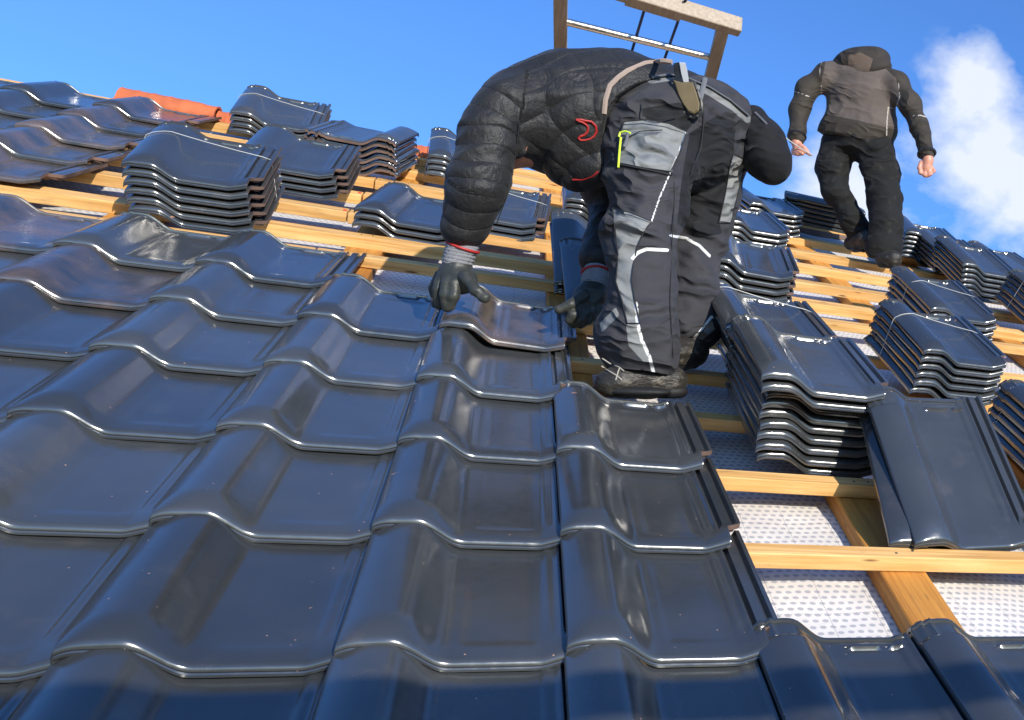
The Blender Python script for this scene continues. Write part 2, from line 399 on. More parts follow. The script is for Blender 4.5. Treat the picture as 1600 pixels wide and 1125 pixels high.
# ------------------------------------------------------------------ roof tile
def sm(a, b, x):
    t = np.clip((x-a)/(b-a), 0, 1); return t*t*(3-2*t)
def tile_mesh(name='roof_tile'):
    Xc = np.unique(np.round(np.concatenate([[1.008, 1.026], [0, .004, .012, .03, .045, .06, .075], np.linspace(.09, .90, 40), [.905,.925,.945,.96,.972,.982,.99,.996,1.0],
        [1.005,1.012,1.02,1.032,1.040,1.046,1.052,1.066,1.072,1.078,1.09,1.10,1.106,1.112,1.124,1.13,1.135]]), 4))
    Yc = np.unique(np.round(np.concatenate([[.0, .0015, .004, .007, .011, .016, .022, .03, .038, .046, .053, .06, .068, .076, .085], np.linspace(.10, .39, 16), [.398,.404,.410,.416],
        [.420,.4205+.003,.428,.434,.440,.4415,.4435,.450,.452,.4535,.4565,.459,.4615,.464,.4665,.468,.4705,.472,.4745,.477,.4785,.480,.486,.4885,.49]]), 4))
    Xg, Yg = np.meshgrid(Xc, Yc)
    e = .40 + .80*sm(.055, .085, Yg)
    X = np.where(Xg > 1, 1 + (Xg-1)*e, Xg)
    left = np.zeros_like(X)
    # cross profile
    crest, flat = .022, -.026
    roll = np.where(X < .20, np.sin(np.clip(X/.185, 0, 1)*math.pi/2)**.85*crest, 0)
    t = np.clip((X-.215)/.265, 0, 1); s_ = .5+.5*np.cos(math.pi*t); roll2 = flat + (crest-flat)*s_
    z = np.where(X < .20, roll, roll2)
    front = 1 - sm(.045, .095, Yg)
    lip_f = np.where(X > .89, (np.clip((X-.89)/.155, 0, 1))**1.2*.0195, 0)
    side = np.zeros_like(X)
    side = np.where(X > .89, .006*sm(.89, .935, X) + .0065*sm(.955, .995, X), side)
    z = z + front*lip_f + (1-front)*side
    G = Xg
    groove = sm(1.000, 1.008, G)*(1-sm(1.020, 1.032, G))
    rib1 = sm(1.020, 1.032, G)*(1-sm(1.078, 1.090, G)); gr2 = sm(1.078, 1.090, G)*(1-sm(1.100, 1.112, G)); rib2 = sm(1.100, 1.112, G)
    zi = -.0160 - .010*groove + .0015*rib1 - .006*gr2 + .0055*rib2
    kI = (1-front)*sm(.997, 1.004, G)
    z = z*(1-kI) + zi*kI
    # sunk pan with soft border
    pan = sm(.50, .56, X)*(1-sm(.835, .89, X))*sm(.035, .06, Yg)*(1-sm(.385, .405, Yg))
    z -= .0018*pan
    # nose of the roll and front rounding
    rollm = np.clip((z-flat)/(crest-flat), 0, 1)
    z -= (.003 + .012*rollm**1.3*sm(-.02, .16, X))*np.clip(1-Yg/.060, 0, 1)**2.0
    z -= .0035*np.clip(1-Yg/.007, 0, 1)**2
    # head: lowered neck of the roll, ribs, nibs
    nk = sm(.4185, .4225, Yg)
    rm = np.clip((z-flat)/(crest-flat), 0, 1)*(X < .56)
    z -= nk*rm*.0085
    z += .005*sm(.470, .4725, Yg)*(1-sm(.4785, .481, Yg))*(X < .97)
    z -= .003*sm(.484, .4885, Yg)
    z += .0068*sm(.4405, .4430, Yg)*(1-sm(.4500, .4530, Yg))*sm(.585, .592, X)*(1-sm(.785, .792, X))
    z += .0068*sm(.4405, .4430, Yg)*(1-sm(.4500, .4530, Yg))*sm(.85, .857, X)*(1-sm(.925, .932, X))
    txt = (np.sin(X*230)*np.sin(X*97+1.3) > -.15)*1.0
    z += .0016*sm(.4565, .459, Yg)*(1-sm(.4645, .4665, Yg))*sm(.56, .565, X)*(1-sm(.86, .865, X))*txt
    z += .004*nk*((X > .035) & (X < .065)) + .004*nk*((X > .09) & (X < .12))
    z -= .0025*(X < .003)
    ny_, nx_ = X.shape
    x = X*W; y = Yg
    top = np.stack([x, y, z], -1).reshape(-1, 3)
    th = .0110
    zb = z - th - .0035*np.clip(1-Yg/.008, 0, 1)
    bot = np.stack([np.clip(x, .002, None), np.clip(y, .002, None), zb], -1).reshape(-1, 3)
    # front face, two rounded lines with a groove between
    fr = []
    for dz, dy in ((.30, -.0016), (.47, -.0004), (.60, -.0022), (.88, -.0020)):
        fr.append(np.stack([x[0], np.full(nx_, dy), z[0]*(1-dz) + zb[0]*dz], -1))
    V = [top, bot] + fr
    nT = ny_*nx_
    F_ = []; mi = []
    for j in range(ny_-1):
        for i in range(nx_-1):
            a = j*nx_+i; F_.append((a, a+1, a+nx_+1, a+nx_)); mi.append(0)
            F_.append((nT+a, nT+a+nx_, nT+a+nx_+1, nT+a+1)); mi.append(1)
    rows = [0] + [2*nT + k*nx_ for k in range(4)] + [nT]
    for a, b in zip(rows[:-1], rows[1:]):
        for i in range(nx_-1): F_.append((a+i+1, a+i, b+i, b+i+1)); mi.append(0)
    for a, b in zip(rows[:-1], rows[1:]): pass
    sideR = [r + nx_-1 for r in rows]; sideL = list(rows)
    F_.append(tuple(sideR)); mi.append(0); F_.append(tuple(sideL[::-1])); mi.append(0)
    for j in range(ny_-1):
        a = j*nx_; F_.append((a, a+nx_, nT+a+nx_, nT+a)); mi.append(0)
        a = j*nx_ + nx_-1; F_.append((a+nx_, a, nT+a, nT+a+nx_)); mi.append(1)
    a = (ny_-1)*nx_
    for i in range(nx_-1): F_.append((a+i, a+i+1, nT+a+i+1, nT+a+i)); mi.append(1)
    me = mesh(name, np.concatenate(V), F_, [M_GLAZE, M_CLAY], True, 38, mi)
    return me
TILE = tile_mesh()
TILE_DUST_REFLECT = TILE.copy(); TILE_DUST_REFLECT.name = 'dust_reflect_tile'; TILE_DUST_REFLECT.materials[0] = M_DUST_REFLECT
def tile(x, y, z, rz=0, rx=-TILT, ry=0, label='', group=None, M=None, flip=False, dust_reflect=False):
    if M is None: M = local(x, y, z, rz, rx, ry)
    if flip: M = M @ Matrix.Translation((W, TL, 0)) @ Matrix.Rotation(math.pi, 4, 'Z')
    o = link('pantile', TILE_DUST_REFLECT if dust_reflect else TILE, M)
    return tagit(o, label, 'roof tile', group, 'thing')
jit = lambda a: random.uniform(-a, a)
# laid tiles; rows counted from the lowest visible course
order = {-1: 'lowest', 0: 'second-lowest', 1: 'third-lowest', 2: 'fourth-lowest', 3: 'fifth-lowest', 4: 'sixth-lowest', 5: 'seventh-lowest'}
ords = ['first', 'second', 'third', 'fourth', 'fifth', 'sixth', 'seventh', 'eighth', 'ninth']
laid = {-1: (-3, 3), 0: (-3, 0), 1: (-3, 0), 2: (-4, 0), 3: (-4, -1), 4: (-5, -2), 5: (-6, -3)}
for r, (c0, c1) in laid.items():
    for c in range(c0, c1+1):
        n = c1 - c
        pos = 'at its right end' if n == 0 else ords[n] + ' from its right end'
        extra = ''
        if (r, c) == (2, 0): extra = ', under a boot'
        if (r, c) == (-1, 1): extra = ', head bare'
        tile(c*W + jit(.0012), r*P + jit(.0025), jit(.0008), jit(.003), -TILT + jit(.002), jit(.002),
             f'laid glazed tile, {order[r]} course, {pos}{extra}', 'glazed tiles laid on the near roof', dust_reflect=(r, c) in ((5, -5), (5, -6), (4, -4)))  # left-hand tiles get their brown reflection as painted colour
tops = {7: 'lowest', 8: 'second', 9: 'middle', 10: 'fourth', 11: 'topmost'}
for r in range(7, 12):
    for c in (-6, -7, -8):
        if c == -8 and r < 9: continue
        tile(c*W + .012 + jit(.003), r*P + .04 - .005*r + jit(.004), jit(.001), jit(.004), -TILT + jit(.002), jit(.003),
             f'laid tile, {tops[r]} course of the upper left patch, {["rightmost", "second from the right", "third from the right"][-6-c]}', 'glazed tiles laid on the upper left patch', dust_reflect=c == -6)  # right column of the patch: brown reflection put into the glaze colour
# the tile being set by the worker
tile(-.281, 1.578, .016, -.012, -.050, .03, label='glazed tile with clay-dusted roll being set down between two gloved hands', group=None, dust_reflect=True)

# ------------------------------------------------------------------ stacks
def strap(x, y, z0, z1, s, desc, rz=0, rx=0, W_=W, low=None):
    """thin wire tied round a stack, crossing the top tile at distance s from its front"""
    hh = lambda X: (.022*math.sin(min(X/.22, 1)*math.pi/2)**.85 if X < .22 else -.026 + .048*(.5+.5*math.cos(math.pi*min((X-.22)/.31, 1))))
    pts = [(-.004+low[0]*1.15, s, z0-z1-.01), (-.0045, s, -.01)]
    for X in (0, .05, .1, .16, .22, .27): pts.append((X*W, s, hh(X)+.003 if X else .001))
    pts += [(.5*W, s, .010), (.8*W, s, -.003), (1.06*W, s, -.012), (1.14*W, s, -.018), (1.145*W+low[0], s, z0-z1-.01)]
    m = MB(); m.tube(pts, .0014, 6)
    o = m.build('strap_wire', M_WIRE, local(x, y, z1, rz, rx), None, smooth=True)
    tagit(o, desc, 'wire strap', 'wire straps round tile stacks')
def stack(x, y, n, where, rz=0, pitch=.028, z0=-.024, strap_s=None, offs=None, drift=(0, 0), strapdesc=None, jz=.0, flip=False, tilt=0):
    z = z0
    for i in range(n):
        dx, dy, dr, dz = offs.get(n-1-i, (0, 0, 0, 0)) if offs else (0, 0, 0, 0)
        z = z0 + i*pitch + dz
        k = n-1-i
        lab = 'top tile' if k == 0 else ('bottom tile' if i == 0 else f'{ords[k]} tile down')
        tile(x + drift[0]*(n-1-i) + dx + jit(.005), y + drift[1]*(n-1-i) + dy + jit(.006), z, rz + dr + jit(.014), tilt + jit(.002), jit(.002),
             f'{lab}, stack {where}', f'glazed tiles stacked {where}', flip=flip)
    if strap_s: strap(x, y, z0, z + .001, strap_s, f'thin grey wire round the stack {strapdesc or where}', rz, tilt, low=(drift[0]*(n-1), 0))
# foreground stack beside the worker's boots
# foreground stack beside the worker's boots
stack(.426, .850, 9, 'beside the boots, behind the leaning tiles', pitch=.0268,
      offs={0: (.004, -.004, .0, .008), 1: (.002, .004, .01, .004), 2: (.030, .045, 0, 0), 3: (.028, .050, 0, 0), 4: (.028, .046, 0, 0), 5: (.030, .044, 0, 0), 6: (.030, .038, 0, 0), 7: (.032, .034, 0, 0), 8: (.036, .03, 0, 0)})
stack(.418, 1.345, 8, 'strapped behind the tall foreground one', strap_s=.36, drift=(.013, .002))
stack(1.108, 1.545, 6, 'strapped, nearest behind the leaning tiles', strap_s=.30, pitch=.0285, drift=(-.003, .0), z0=-.020, tilt=.065, rz=.04)
stack(1.43, 2.33, 5, 'strapped, second nearest at the right', strap_s=.28, drift=(-.002, 0), tilt=.10, rz=.07, z0=-.022)
stack(1.99, 3.40, 6, 'downhill right of the standing worker', drift=(.003, 0), pitch=.0275, tilt=.09, z0=-.022)
stack(1.93, 4.19, 6, 'touching the standing worker boots', rz=-.12, tilt=.02)
stack(2.02, 3.86, 5, 'uphill of the one right of the standing worker', tilt=.06)
stack(2.44, 3.98, 4, 'near the ridge at the right edge', rz=.02, tilt=.04)
stack(2.16, 2.72, 6, 'cut by the right edge, mid height', drift=(-.008, 0), strap_s=.3, tilt=.08)
stack(1.275, .80, 6, 'cut by the right edge beside the leaning tiles', drift=(-.006, .0))
stack(1.20, .33, 2, 'low beyond the leaning tiles', z0=-.03)
stack(.525, 2.37, 7, 'behind the right calf of the bent worker', drift=(-.002, 0), pitch=.0285, rz=-.12, tilt=.04)
stack(.80, 3.62, 5, 'behind the hip of the bent worker', rz=.06, tilt=.03)
stack(1.03, 4.30, 5, 'near the loose top batten', rz=.08, pitch=.03)
stack(1.80, 4.62, 6, 'turned sideways at the ridge', rz=math.radians(78), pitch=.028)
stack(-1.231, 2.575, 6, 'strapped on the long batten, left', strap_s=.32, drift=(.004, .0), pitch=.0285, tilt=.12, rz=.06, z0=-.03)
stack(-1.337, 4.43, 4, 'strapped beside the orange ridge tiles', strap_s=.28, rz=.07, tilt=.14, z0=-.03)
stack(-1.09, 3.33, 4, 'unstrapped, behind the large left one', drift=(.004, 0), tilt=.10, rz=.02)
stack(-.93, 3.98, 6, 'turned end for end at the skyline', flip=True, rz=-.09, drift=(.003, .0))
stack(-.521, 4.173, 4, 'strapped, by the bent worker shoulder', strap_s=.28, tilt=.12, rz=.05)
stack(-.645, 2.835, 3, 'low, left of the hanging sleeve', drift=(0, -.002), rz=-.08, tilt=.02)
stack(-.36, 3.15, 3, 'strapped, right of the hanging sleeve', strap_s=.30, rz=-.05, tilt=.10)
stack(.07, 3.62, 4, 'under the belly of the bent worker', strap_s=.25, tilt=.10)
stack(.21, 3.20, 3, 'between belly and front leg', tilt=.10)
# leaning tiles in the foreground
def lean(B, T, BR, label, group):
    B, T, BR = map(Vector, (B, T, BR)); yv = (T-B).normalized(); xv = (BR-B); xv = (xv - yv*xv.dot(yv)).normalized(); zv = xv.cross(yv)
    M = Matrix((xv, yv, zv)).transposed().to_4x4(); M.translation = B
    tile(0,0,0, M=ROOF @ M, label=label, group=group)
lean((.743,.456,-.040), (.703,.832,.144), (1.044,.459,-.040), 'large glazed tile leaning on the stack with its foot against the batten, on top', 'tiles leaning in the foreground')
lean((.690,.476,-.050), (.700,.850,.095), (.985,.486,-.058), 'glazed tile leaning beneath another one against the foreground batten', 'tiles leaning in the foreground')
# tiles leaning steeply by the worker's left leg
def upright(bl, lean_deg, rz, label):
    M = ROOF @ Matrix.Translation(bl) @ Matrix.Rotation(rz, 4, 'Z') @ Matrix.Rotation(math.radians(lean_deg), 4, 'X')
    tile(0,0,0, M=M, label=label, group='tiles propped behind the front leg of the bent worker')
upright((.015, 2.26, .00), 19, .05, 'glazed tile lying high behind the front leg of the bent worker')
upright((.02, 2.27, -.03), 17, .06, 'glazed tile under the one lying high behind the front leg')
upright((.046, 2.025, .0), 12, .05, 'flat glazed tile beside the right glove')

# orange ridge tiles
def ridge_tile(x, y, z, L, rz, label, rx=0, gap=True):
    m = MB(); n = 12; r = .062; v = []
    xsl = np.linspace(0, L, 25)
    for xi, xx in enumerate(xsl):
        for rr in (r + (.004 if xi % 4 == 0 else 0) - (.006 if xx > L*.8 else 0), r-.014):
            for k in range(n+1):
                th = math.pi*k/n; v.append((xx, -math.cos(th)*rr*1.15, math.sin(th)*rr*.8))
    q = n+1; f = []
    for j in range(24):
        o = 2*q*j
        for k in range(n): f += [(o+k, o+k+1, o+2*q+k+1, o+2*q+k), (o+q+k+1, o+q+k, o+3*q+k, o+3*q+k+1)]
        f += [(o, o+2*q, o+3*q, o+q), (o+n, o+q+n, o+3*q+n, o+2*q+n)]
    o = 2*q*24
    for k in range(n): f += [(k+1, k, q+k, q+k+1), (o+k, o+k+1, o+q+k+1, o+q+k)]
    m.add(v, f)
    o = m.build('ridge_tile', M_ORANGE, local(x, y, z, rz, rx), None, smooth=True, angle=35)
    tagit(o, label, 'ridge tile', 'orange ridge tiles waiting at the ridge')
ridge_tile(-1.86, 4.88, -.085, .38, -.03, 'orange clay ridge tile lying lowest at the upper left skyline')
ridge_tile(-1.85, 4.89, -.050, .38, -.05, 'orange clay ridge tile stacked on top at the upper left skyline', .05)
ridge_tile(-1.47, 4.88, -.075, .22, .05, 'short orange clay ridge tile showing left of the strapped ridge stack')
ridge_tile(-.66, 4.86, -.06, .2, .2, 'orange clay ridge tile peeking out between two stacks at the skyline')
# ------------------------------------------------------------------ scaffold guard behind the camera (casts the shade band on the lowest course)
Wm = Matrix.Translation((0, -2.55, 0))
sc_ = empty('scaffold', Wm, 'timber guard board on steel scaffold posts along the eaves', 'scaffold')
m = MB(); m.box((-5, -.016, 6.545), (6, .016, 6.625), .003); m.build('guard_board', M_BATTEN, Matrix.Identity(4), sc_)
for x in (-5.0, -2.6, 5.6):
    m = MB(); m.tube([(x, -.045, 0), (x, -.045, 7.1)], .024, 10); m.build('post', M_STEEL, Matrix.Identity(4), sc_, smooth=True)
m = MB(); m.box((-5, -.9, 4.2), (6, -.02, 4.25), .003); m.build('deck', M_ALU, Matrix.Identity(4), sc_)
# ------------------------------------------------------------------ hoist head
def hoist():
    dirv = R0.T @ np.array([((876-800)/1000-PX)/F, (562.5-1040)/1000/F, -1.0]); dirv = Vector(dirv).normalized()
    a = Vector(D(876, 130, 6.3)); base = a + dirv*2.2; up = -dirv; uu = Vector((1, 0, 0)); nn = uu.cross(up).normalized(); uu = up.cross(nn).normalized() if False else uu
    up = (up - uu*up.dot(uu)).normalized(); nn = uu.cross(up).normalized(); Mh = Matrix((uu, up, nn)).transposed().to_4x4(); Mh.translation = base
    root = empty('ladder_hoist', ROOF @ Mh, 'top frame of a ladder hoist with grey rungs rising behind the bent worker', 'ladder hoist')
    I = Matrix.Identity(4); inv = Mh.inverted(); cl = inv @ Vector(C0)
    def pl(x, y):
        e_ = inv @ Vector(D(x, y, 1.0)) - cl; t = -cl.z/e_.z; return cl + e_*t
    q0, q1 = pl(876, 150), pl(876, -60); sl = (q1.x-q0.x)/(q1.y-q0.y); xa = lambda y, x0: x0 + sl*y
    xl = q0.x - sl*q0.y; r0_ = pl(1119, 85); xr = r0_.x - sl*r0_.y
    bl, br = pl(1000, 1), pl(1146, 45); bd = (br-bl).normalized()
    topR = br.y + .01; topL = pl(876, 0).y + .6
    for x, t in ((xl, topL), (xr, topR)):
        m = MB(); m.box((-.034, 0, -.028), (.034, t*math.hypot(1, sl), .028), .003, Matrix.Translation((x, 0, 0)) @ Matrix.Rotation(-math.atan(sl), 4, 'Z')); m.build('stile', M_ALU, I, root)
    yr_ = (pl(890, 36).y + pl(1108, 89).y)/2
    for y in (yr_-1.2, yr_-.6, yr_):
        m = MB(); m.tube([(xa(y, xl)+.032, y, 0), (xa(y, xr)-.032, y, 0)], .021, 14); m.build('rung', M_TUBE, I, root, smooth=True)
    ang = math.atan2(bd.y, bd.x); Mb = Matrix.Translation(br) @ Matrix.Rotation(ang, 4, 'Z')
    m = MB(); m.box((-(xr-xl)-.12, 0, -.045), (.03, .068, .045), .004, Mb); m.box((-.58, -.030, -.04), (-.29, .0, .04), .003, Mb); m.build('head_beam', M_ALU, I, root)
    m = MB(); m.tube([(br.x+.0+.03*math.cos(t), br.y-.025+.03*math.sin(t), -.03) for t in np.linspace(0, 2*math.pi, 18)], .006, 6, cap=False); m.build('ring', M_STEEL, I, root, smooth=True)
    for x in (pl(1001, 40).x, pl(1052, 60).x):
        m = MB(); m.tube([(x, 0, -.034), (x, topR+.12, -.034)], .008, 6); m.build('rope', M_ROPE, I, root, smooth=True)
hoist()
# ------------------------------------------------------------------ soft bodies: distance fields meshed by surface nets
CAMC = lambda x, y, d: np.array([((x-800)/1000-PX)/F*d, (562.5-y)/1000/F*d, -d])   # camera-axes metres
def to_roof(v): return np.asarray(v) @ R0 + C0
def to_px(v):
    v = np.asarray(v); return np.stack([(v[:,0]/-v[:,2]*F + PX)*1000+800, 562.5 - v[:,1]/-v[:,2]*F*1000], 1)
class Field:
    def __init__(s): s.p = []
    def chain(s, pts, k=.03, sx=1.0):
        """pts: (px, py, depth, radius) joints of a limb"""
        q = [(CAMC(*p[:3]), p[3]*sx) for p in pts]
        if len(q) == 1: s.p.append(('c', q[0][0], q[0][0]+1e-4, q[0][1], q[0][1], k))
        for a, b in zip(q[:-1], q[1:]): s.p.append(('c', a[0], b[0], a[1], b[1], k))
        return s
    def ell(s, c, r, ang=0, k=.03):
        a = math.radians(ang); Rm = np.array([[math.cos(a), math.sin(a), 0], [-math.sin(a), math.cos(a), 0], [0,0,1]])
        s.p.append(('e', CAMC(*c), np.array(r), Rm, k)); return s
    def cut_ell(s, c, r, k=.004): s.p.append(('x', CAMC(*c), np.array(r), k)); return s
    def cut_plane(s, a, b, side, k=.004):
        """keeps what lies on one side of the picture line a-b"""
        A = CAMC(*a); B = CAMC(*b); n = np.cross(B-A, np.array([0,0,-1.])); n = n/np.linalg.norm(n)*side; s.p.append(('p', A, n, k)); return s
    def __call__(s, X):
        d = None
        for p in s.p:
            if p[0] == 'c':
                _, a, b, r0, r1, k = p; ab = b-a; t = np.clip(((X-a)@ab)/max(ab@ab, 1e-12), 0, 1)
                q = np.linalg.norm(X - a - t[..., None]*ab, axis=-1) - (r0 + (r1-r0)*t)
            elif p[0] == 'e':
                _, c_, r, Rm, k = p; y = (X-c_)@Rm.T; k0 = np.linalg.norm(y/r, axis=-1); k1 = np.linalg.norm(y/(r*r), axis=-1); q = k0*(k0-1)/np.maximum(k1, 1e-9)
            elif p[0] == 'x':
                _, c_, r, k = p; y = X-c_; k0 = np.linalg.norm(y/r, axis=-1); k1 = np.linalg.norm(y/(r*r), axis=-1); q = -k0*(k0-1)/np.maximum(k1, 1e-9); d = np.maximum(d, q); continue
            else:
                _, a, n, k = p; d = np.maximum(d, (X-a)@n); continue
            if d is None: d = q
            else:
                h = np.maximum(k - np.abs(d-q), 0)/k; d = np.minimum(d, q) - h*h*k*.25
        return d
    def bounds(s):
        lo = np.full(3, 1e9); hi = -lo
        for p in s.p:
            if p[0] == 'c':
                r = max(p[3], p[4]); lo = np.minimum(lo, np.minimum(p[1], p[2])-r); hi = np.maximum(hi, np.maximum(p[1], p[2])+r)
            elif p[0] == 'e': r = max(p[2]); lo = np.minimum(lo, p[1]-r); hi = np.maximum(hi, p[1]+r)
        return lo-.03, hi+.03
def nets(fn, lo, hi, h):
    n = np.ceil((hi-lo)/h).astype(int)+2
    ax = [lo[i] + np.arange(n[i])*h for i in range(3)]
    V = np.empty(n, np.float64)
    for i in range(n[0]):
        Y, Z = np.meshgrid(ax[1], ax[2], indexing='ij'); V[i] = fn(np.stack([np.full_like(Y, ax[0][i]), Y, Z], -1))
    ins = V < 0
    c8 = [(a, b, c_) for a in (0,1) for b in (0,1) for c_ in (0,1)]
    sl = lambda A, o: A[o[0]:A.shape[0]-1+o[0], o[1]:A.shape[1]-1+o[1], o[2]:A.shape[2]-1+o[2]]
    cnt = sum(sl(ins, o).astype(np.int8) for o in c8); act = (cnt > 0) & (cnt < 8)
    idx = -np.ones(act.shape, int); ijk = np.argwhere(act); idx[act] = np.arange(len(ijk))
    acc = np.zeros((len(ijk), 3)); num = np.zeros(len(ijk))
    for a in c8:
        for b in c8:
            if sum(b)-sum(a) == 1 and all(y >= x for x, y in zip(a, b)):
                va = V[tuple((ijk+a).T)]; vb = V[tuple((ijk+b).T)]; m = (va < 0) != (vb < 0)
                t = va[m]/(va[m]-vb[m]); acc[m] += (ijk[m]+a) + t[:, None]*(np.array(b)-a); num[m] += 1
    P_ = lo + acc/num[:, None]*h
    Q = []
    for axis in range(3):
        o = [0,0,0]; o[axis] = 1
        A = ins[:n[0]-o[0], :n[1]-o[1], :n[2]-o[2]]; B = ins[o[0]:, o[1]:, o[2]:]
        e = np.argwhere(A != B); u_, v_ = [(1,2),(2,0),(0,1)][axis]
        e = e[(e[:, u_] > 0) & (e[:, v_] > 0)]
        du = np.zeros(3, int); dv = np.zeros(3, int); du[u_] = 1; dv[v_] = 1
        ok = (e[:, u_] < n[u_]-1) & (e[:, v_] < n[v_]-1) & (e[:, axis] < n[axis]-1); e = e[ok]
        q = np.stack([idx[tuple((e-du-dv).T)], idx[tuple((e-dv).T)], idx[tuple(e.T)], idx[tuple((e-du).T)]], 1)
        fl = ~A[tuple(e.T)]; q[fl] = q[fl][:, ::-1]; Q.append(q)
    return P_, np.concatenate(Q)
def grad(fn, X, e=.002):
    g = np.stack([fn(X+np.eye(3)[i]*e) - fn(X-np.eye(3)[i]*e) for i in range(3)], -1); return g/np.maximum(np.linalg.norm(g, axis=-1, keepdims=True), 1e-9)
def soft(fn, h):
    lo, hi = fn.bounds(); v, q = nets(fn, lo, hi, h)
    for _ in range(2):
        g = grad(fn, v); v = v - g*np.clip(fn(v), -h, h)[:, None]*.9
    return v, q, grad(fn, v)
def waves(v, fr, seed, n=10):
    r = np.random.default_rng(seed); o = np.zeros(len(v)); fr = np.array(fr)
    for _ in range(n):
        k = r.normal(size=3)*fr; o += np.sin(v@k + r.uniform(0, 6.28))
    return o/math.sqrt(n/2)
def folds(v, nrm, amp, fr=(7, 26, 7), seed=1):
    a = waves(v, fr, seed); b = waves(v, (9, 9, 9), seed+9)
    rid = 1 - np.abs(a)*.9; rid = np.clip(rid, -.6, 1)**1
    return v + nrm*((rid-.35)*amp*np.clip(.55 + .45*b, .1, 1.2))[:, None]
def polydist(px, poly):
    """signed distance in pixels to a closed outline (positive inside)"""
    P_ = np.array(poly, float); d = np.full(len(px), 1e9); ins = np.zeros(len(px), bool)
    for a, b in zip(P_, np.roll(P_, -1, 0)):
        ab = b-a; t = np.clip(((px-a)@ab)/max(ab@ab, 1e-9), 0, 1); d = np.minimum(d, np.linalg.norm(px-a-t[:, None]*ab, axis=1))
        c_ = (a[1] > px[:, 1]) != (b[1] > px[:, 1])
        with np.errstate(all='ignore'): xx = (b[0]-a[0])*(px[:, 1]-a[1])/(b[1]-a[1]) + a[0]
        ins ^= c_ & (px[:, 0] < xx)
    return np.where(ins, d, -d)
def linedist(px, line, wd):
    P_ = np.array(line, float); d = np.full(len(px), 1e9)
    for a, b in zip(P_[:-1], P_[1:]):
        ab = b-a; t = np.clip(((px-a)@ab)/max(ab@ab, 1e-9), 0, 1); d = np.minimum(d, np.linalg.norm(px-a-t[:, None]*ab, axis=1))
    return wd/2 - d
def softobj(name, v, q, mat, parent, base, attrs=None):
    vr = to_roof(v) - base
    me = mesh(name, vr, q, [mat], True)
    for k, a in (attrs or {}).items():
        at = me.attributes.new(k, 'FLOAT', 'POINT'); at.data.foreach_set('value', np.asarray(a, np.float32))
    return link(name, me, Matrix.Identity(4), parent)
def hit(fn, x, y, d0=2.0, d1=7.5, off=0.0):
    """march from the lens to the surface of a field: the point on the cloth seen there"""
    d = d0; r = CAMC(x, y, 1.0)
    for _ in range(200):
        f_ = float(fn((r*d)[None])[0]) - off
        if f_ < .0006 or d > d1: break
        d += f_*.7/np.linalg.norm(r)
    return r*d
def on(fn, pts, off=.002, sub=4):
    pts = np.array(pts, float); L = []
    for a, b in zip(pts[:-1], pts[1:]):
        for i in range(sub): L.append(a + (b-a)*i/sub)
    L.append(pts[-1])
    raw = [hit(fn, x, y, off=off) for x, y in L]
    ds = np.array([-p[2] for p in raw]); m = np.median(ds)
    out_ = []
    for (x, y), p in zip(L, raw):
        if abs(-p[2]-m) > .35: p = CAMC(x, y, m)
        out_.append(to_roof(p))
    return out_
def tubeon(name, fn, pts, r, mat, parent, base, off=.001, flat=1.0, n=6, sub=4):
    m = MB(); m.tube([Vector(p - base) for p in on(fn, pts, off, sub)], r, n, flat=flat)
    return m.build(name, mat, Matrix.Identity(4), parent, smooth=True)
VIEW = np.array([0, 0, 1.])
def facing(v, nrm): 
    vd = -v/np.linalg.norm(v, axis=1, keepdims=True); return (nrm*vd).sum(1)
def pads(v, nrm, spec):
    px = to_px(v); fc = facing(v, nrm); A = {}
    for k, lst in spec.items():
        a = np.full(len(v), -1e3)
        for typ, pts, *wd in lst: a = np.maximum(a, polydist(px, pts) if typ == 'P' else linedist(px, pts, wd[0]))
        A[k] = np.where(fc > -.15, a, -50.)
    return A
def glove_chains(palm, fingers, f, sx=.93, k=.004):
    f.chain(palm, k=.012, sx=sx)
    for c_ in fingers: f.chain(c_, k=k, sx=sx)
    return f
# ------------------------------------------------------------------ the bent worker
base1 = D(1010, 606, 2.84)
man = empty('person', ROOF @ Matrix.Translation(Vector(base1)), 'person bending double in black quilted jacket and grey-black trousers setting a tile', 'person')
LA = [(796,168,2.90,.080),(770,200,2.88,.077),(746,290,2.84,.073),(726,356,2.87,.062)]
RA = [(905,215,3.25,.09),(966,325,3.33,.078),(936,404,3.15,.056)]
LL = [(1030,205,3.10,.150),(1014,290,2.99,.115),(1003,365,2.92,.098),(1006,460,2.86,.080),(1000,520,2.84,.094),(1006,562,2.83,.092)]
RL = [(1100,215,3.32,.150),(1106,295,3.31,.108),(1088,375,3.26,.094),(1082,445,3.19,.082),(1085,492,3.14,.083),(1088,508,3.13,.080)]
LH_palm = [(718,402,2.88,.036),(712,430,2.88,.046),(722,438,2.87,.042)]
LH_f = [[(692,434,2.86,.019),(684,452,2.85,.0165),(688,478,2.86,.0145)], [(700,440,2.84,.019),(697,460,2.83,.0165),(698,480,2.84,.0145)],
        [(710,445,2.84,.019),(708,463,2.83,.0165),(703,478,2.84,.014)], [(688,430,2.90,.017),(679,450,2.90,.015),(681,474,2.90,.013)],
        [(728,432,2.84,.020),(742,452,2.82,.0175),(758,466,2.82,.0155)]]
RH_palm = [(934,440,3.10,.034),(922,462,3.07,.046),(914,474,3.05,.042)]
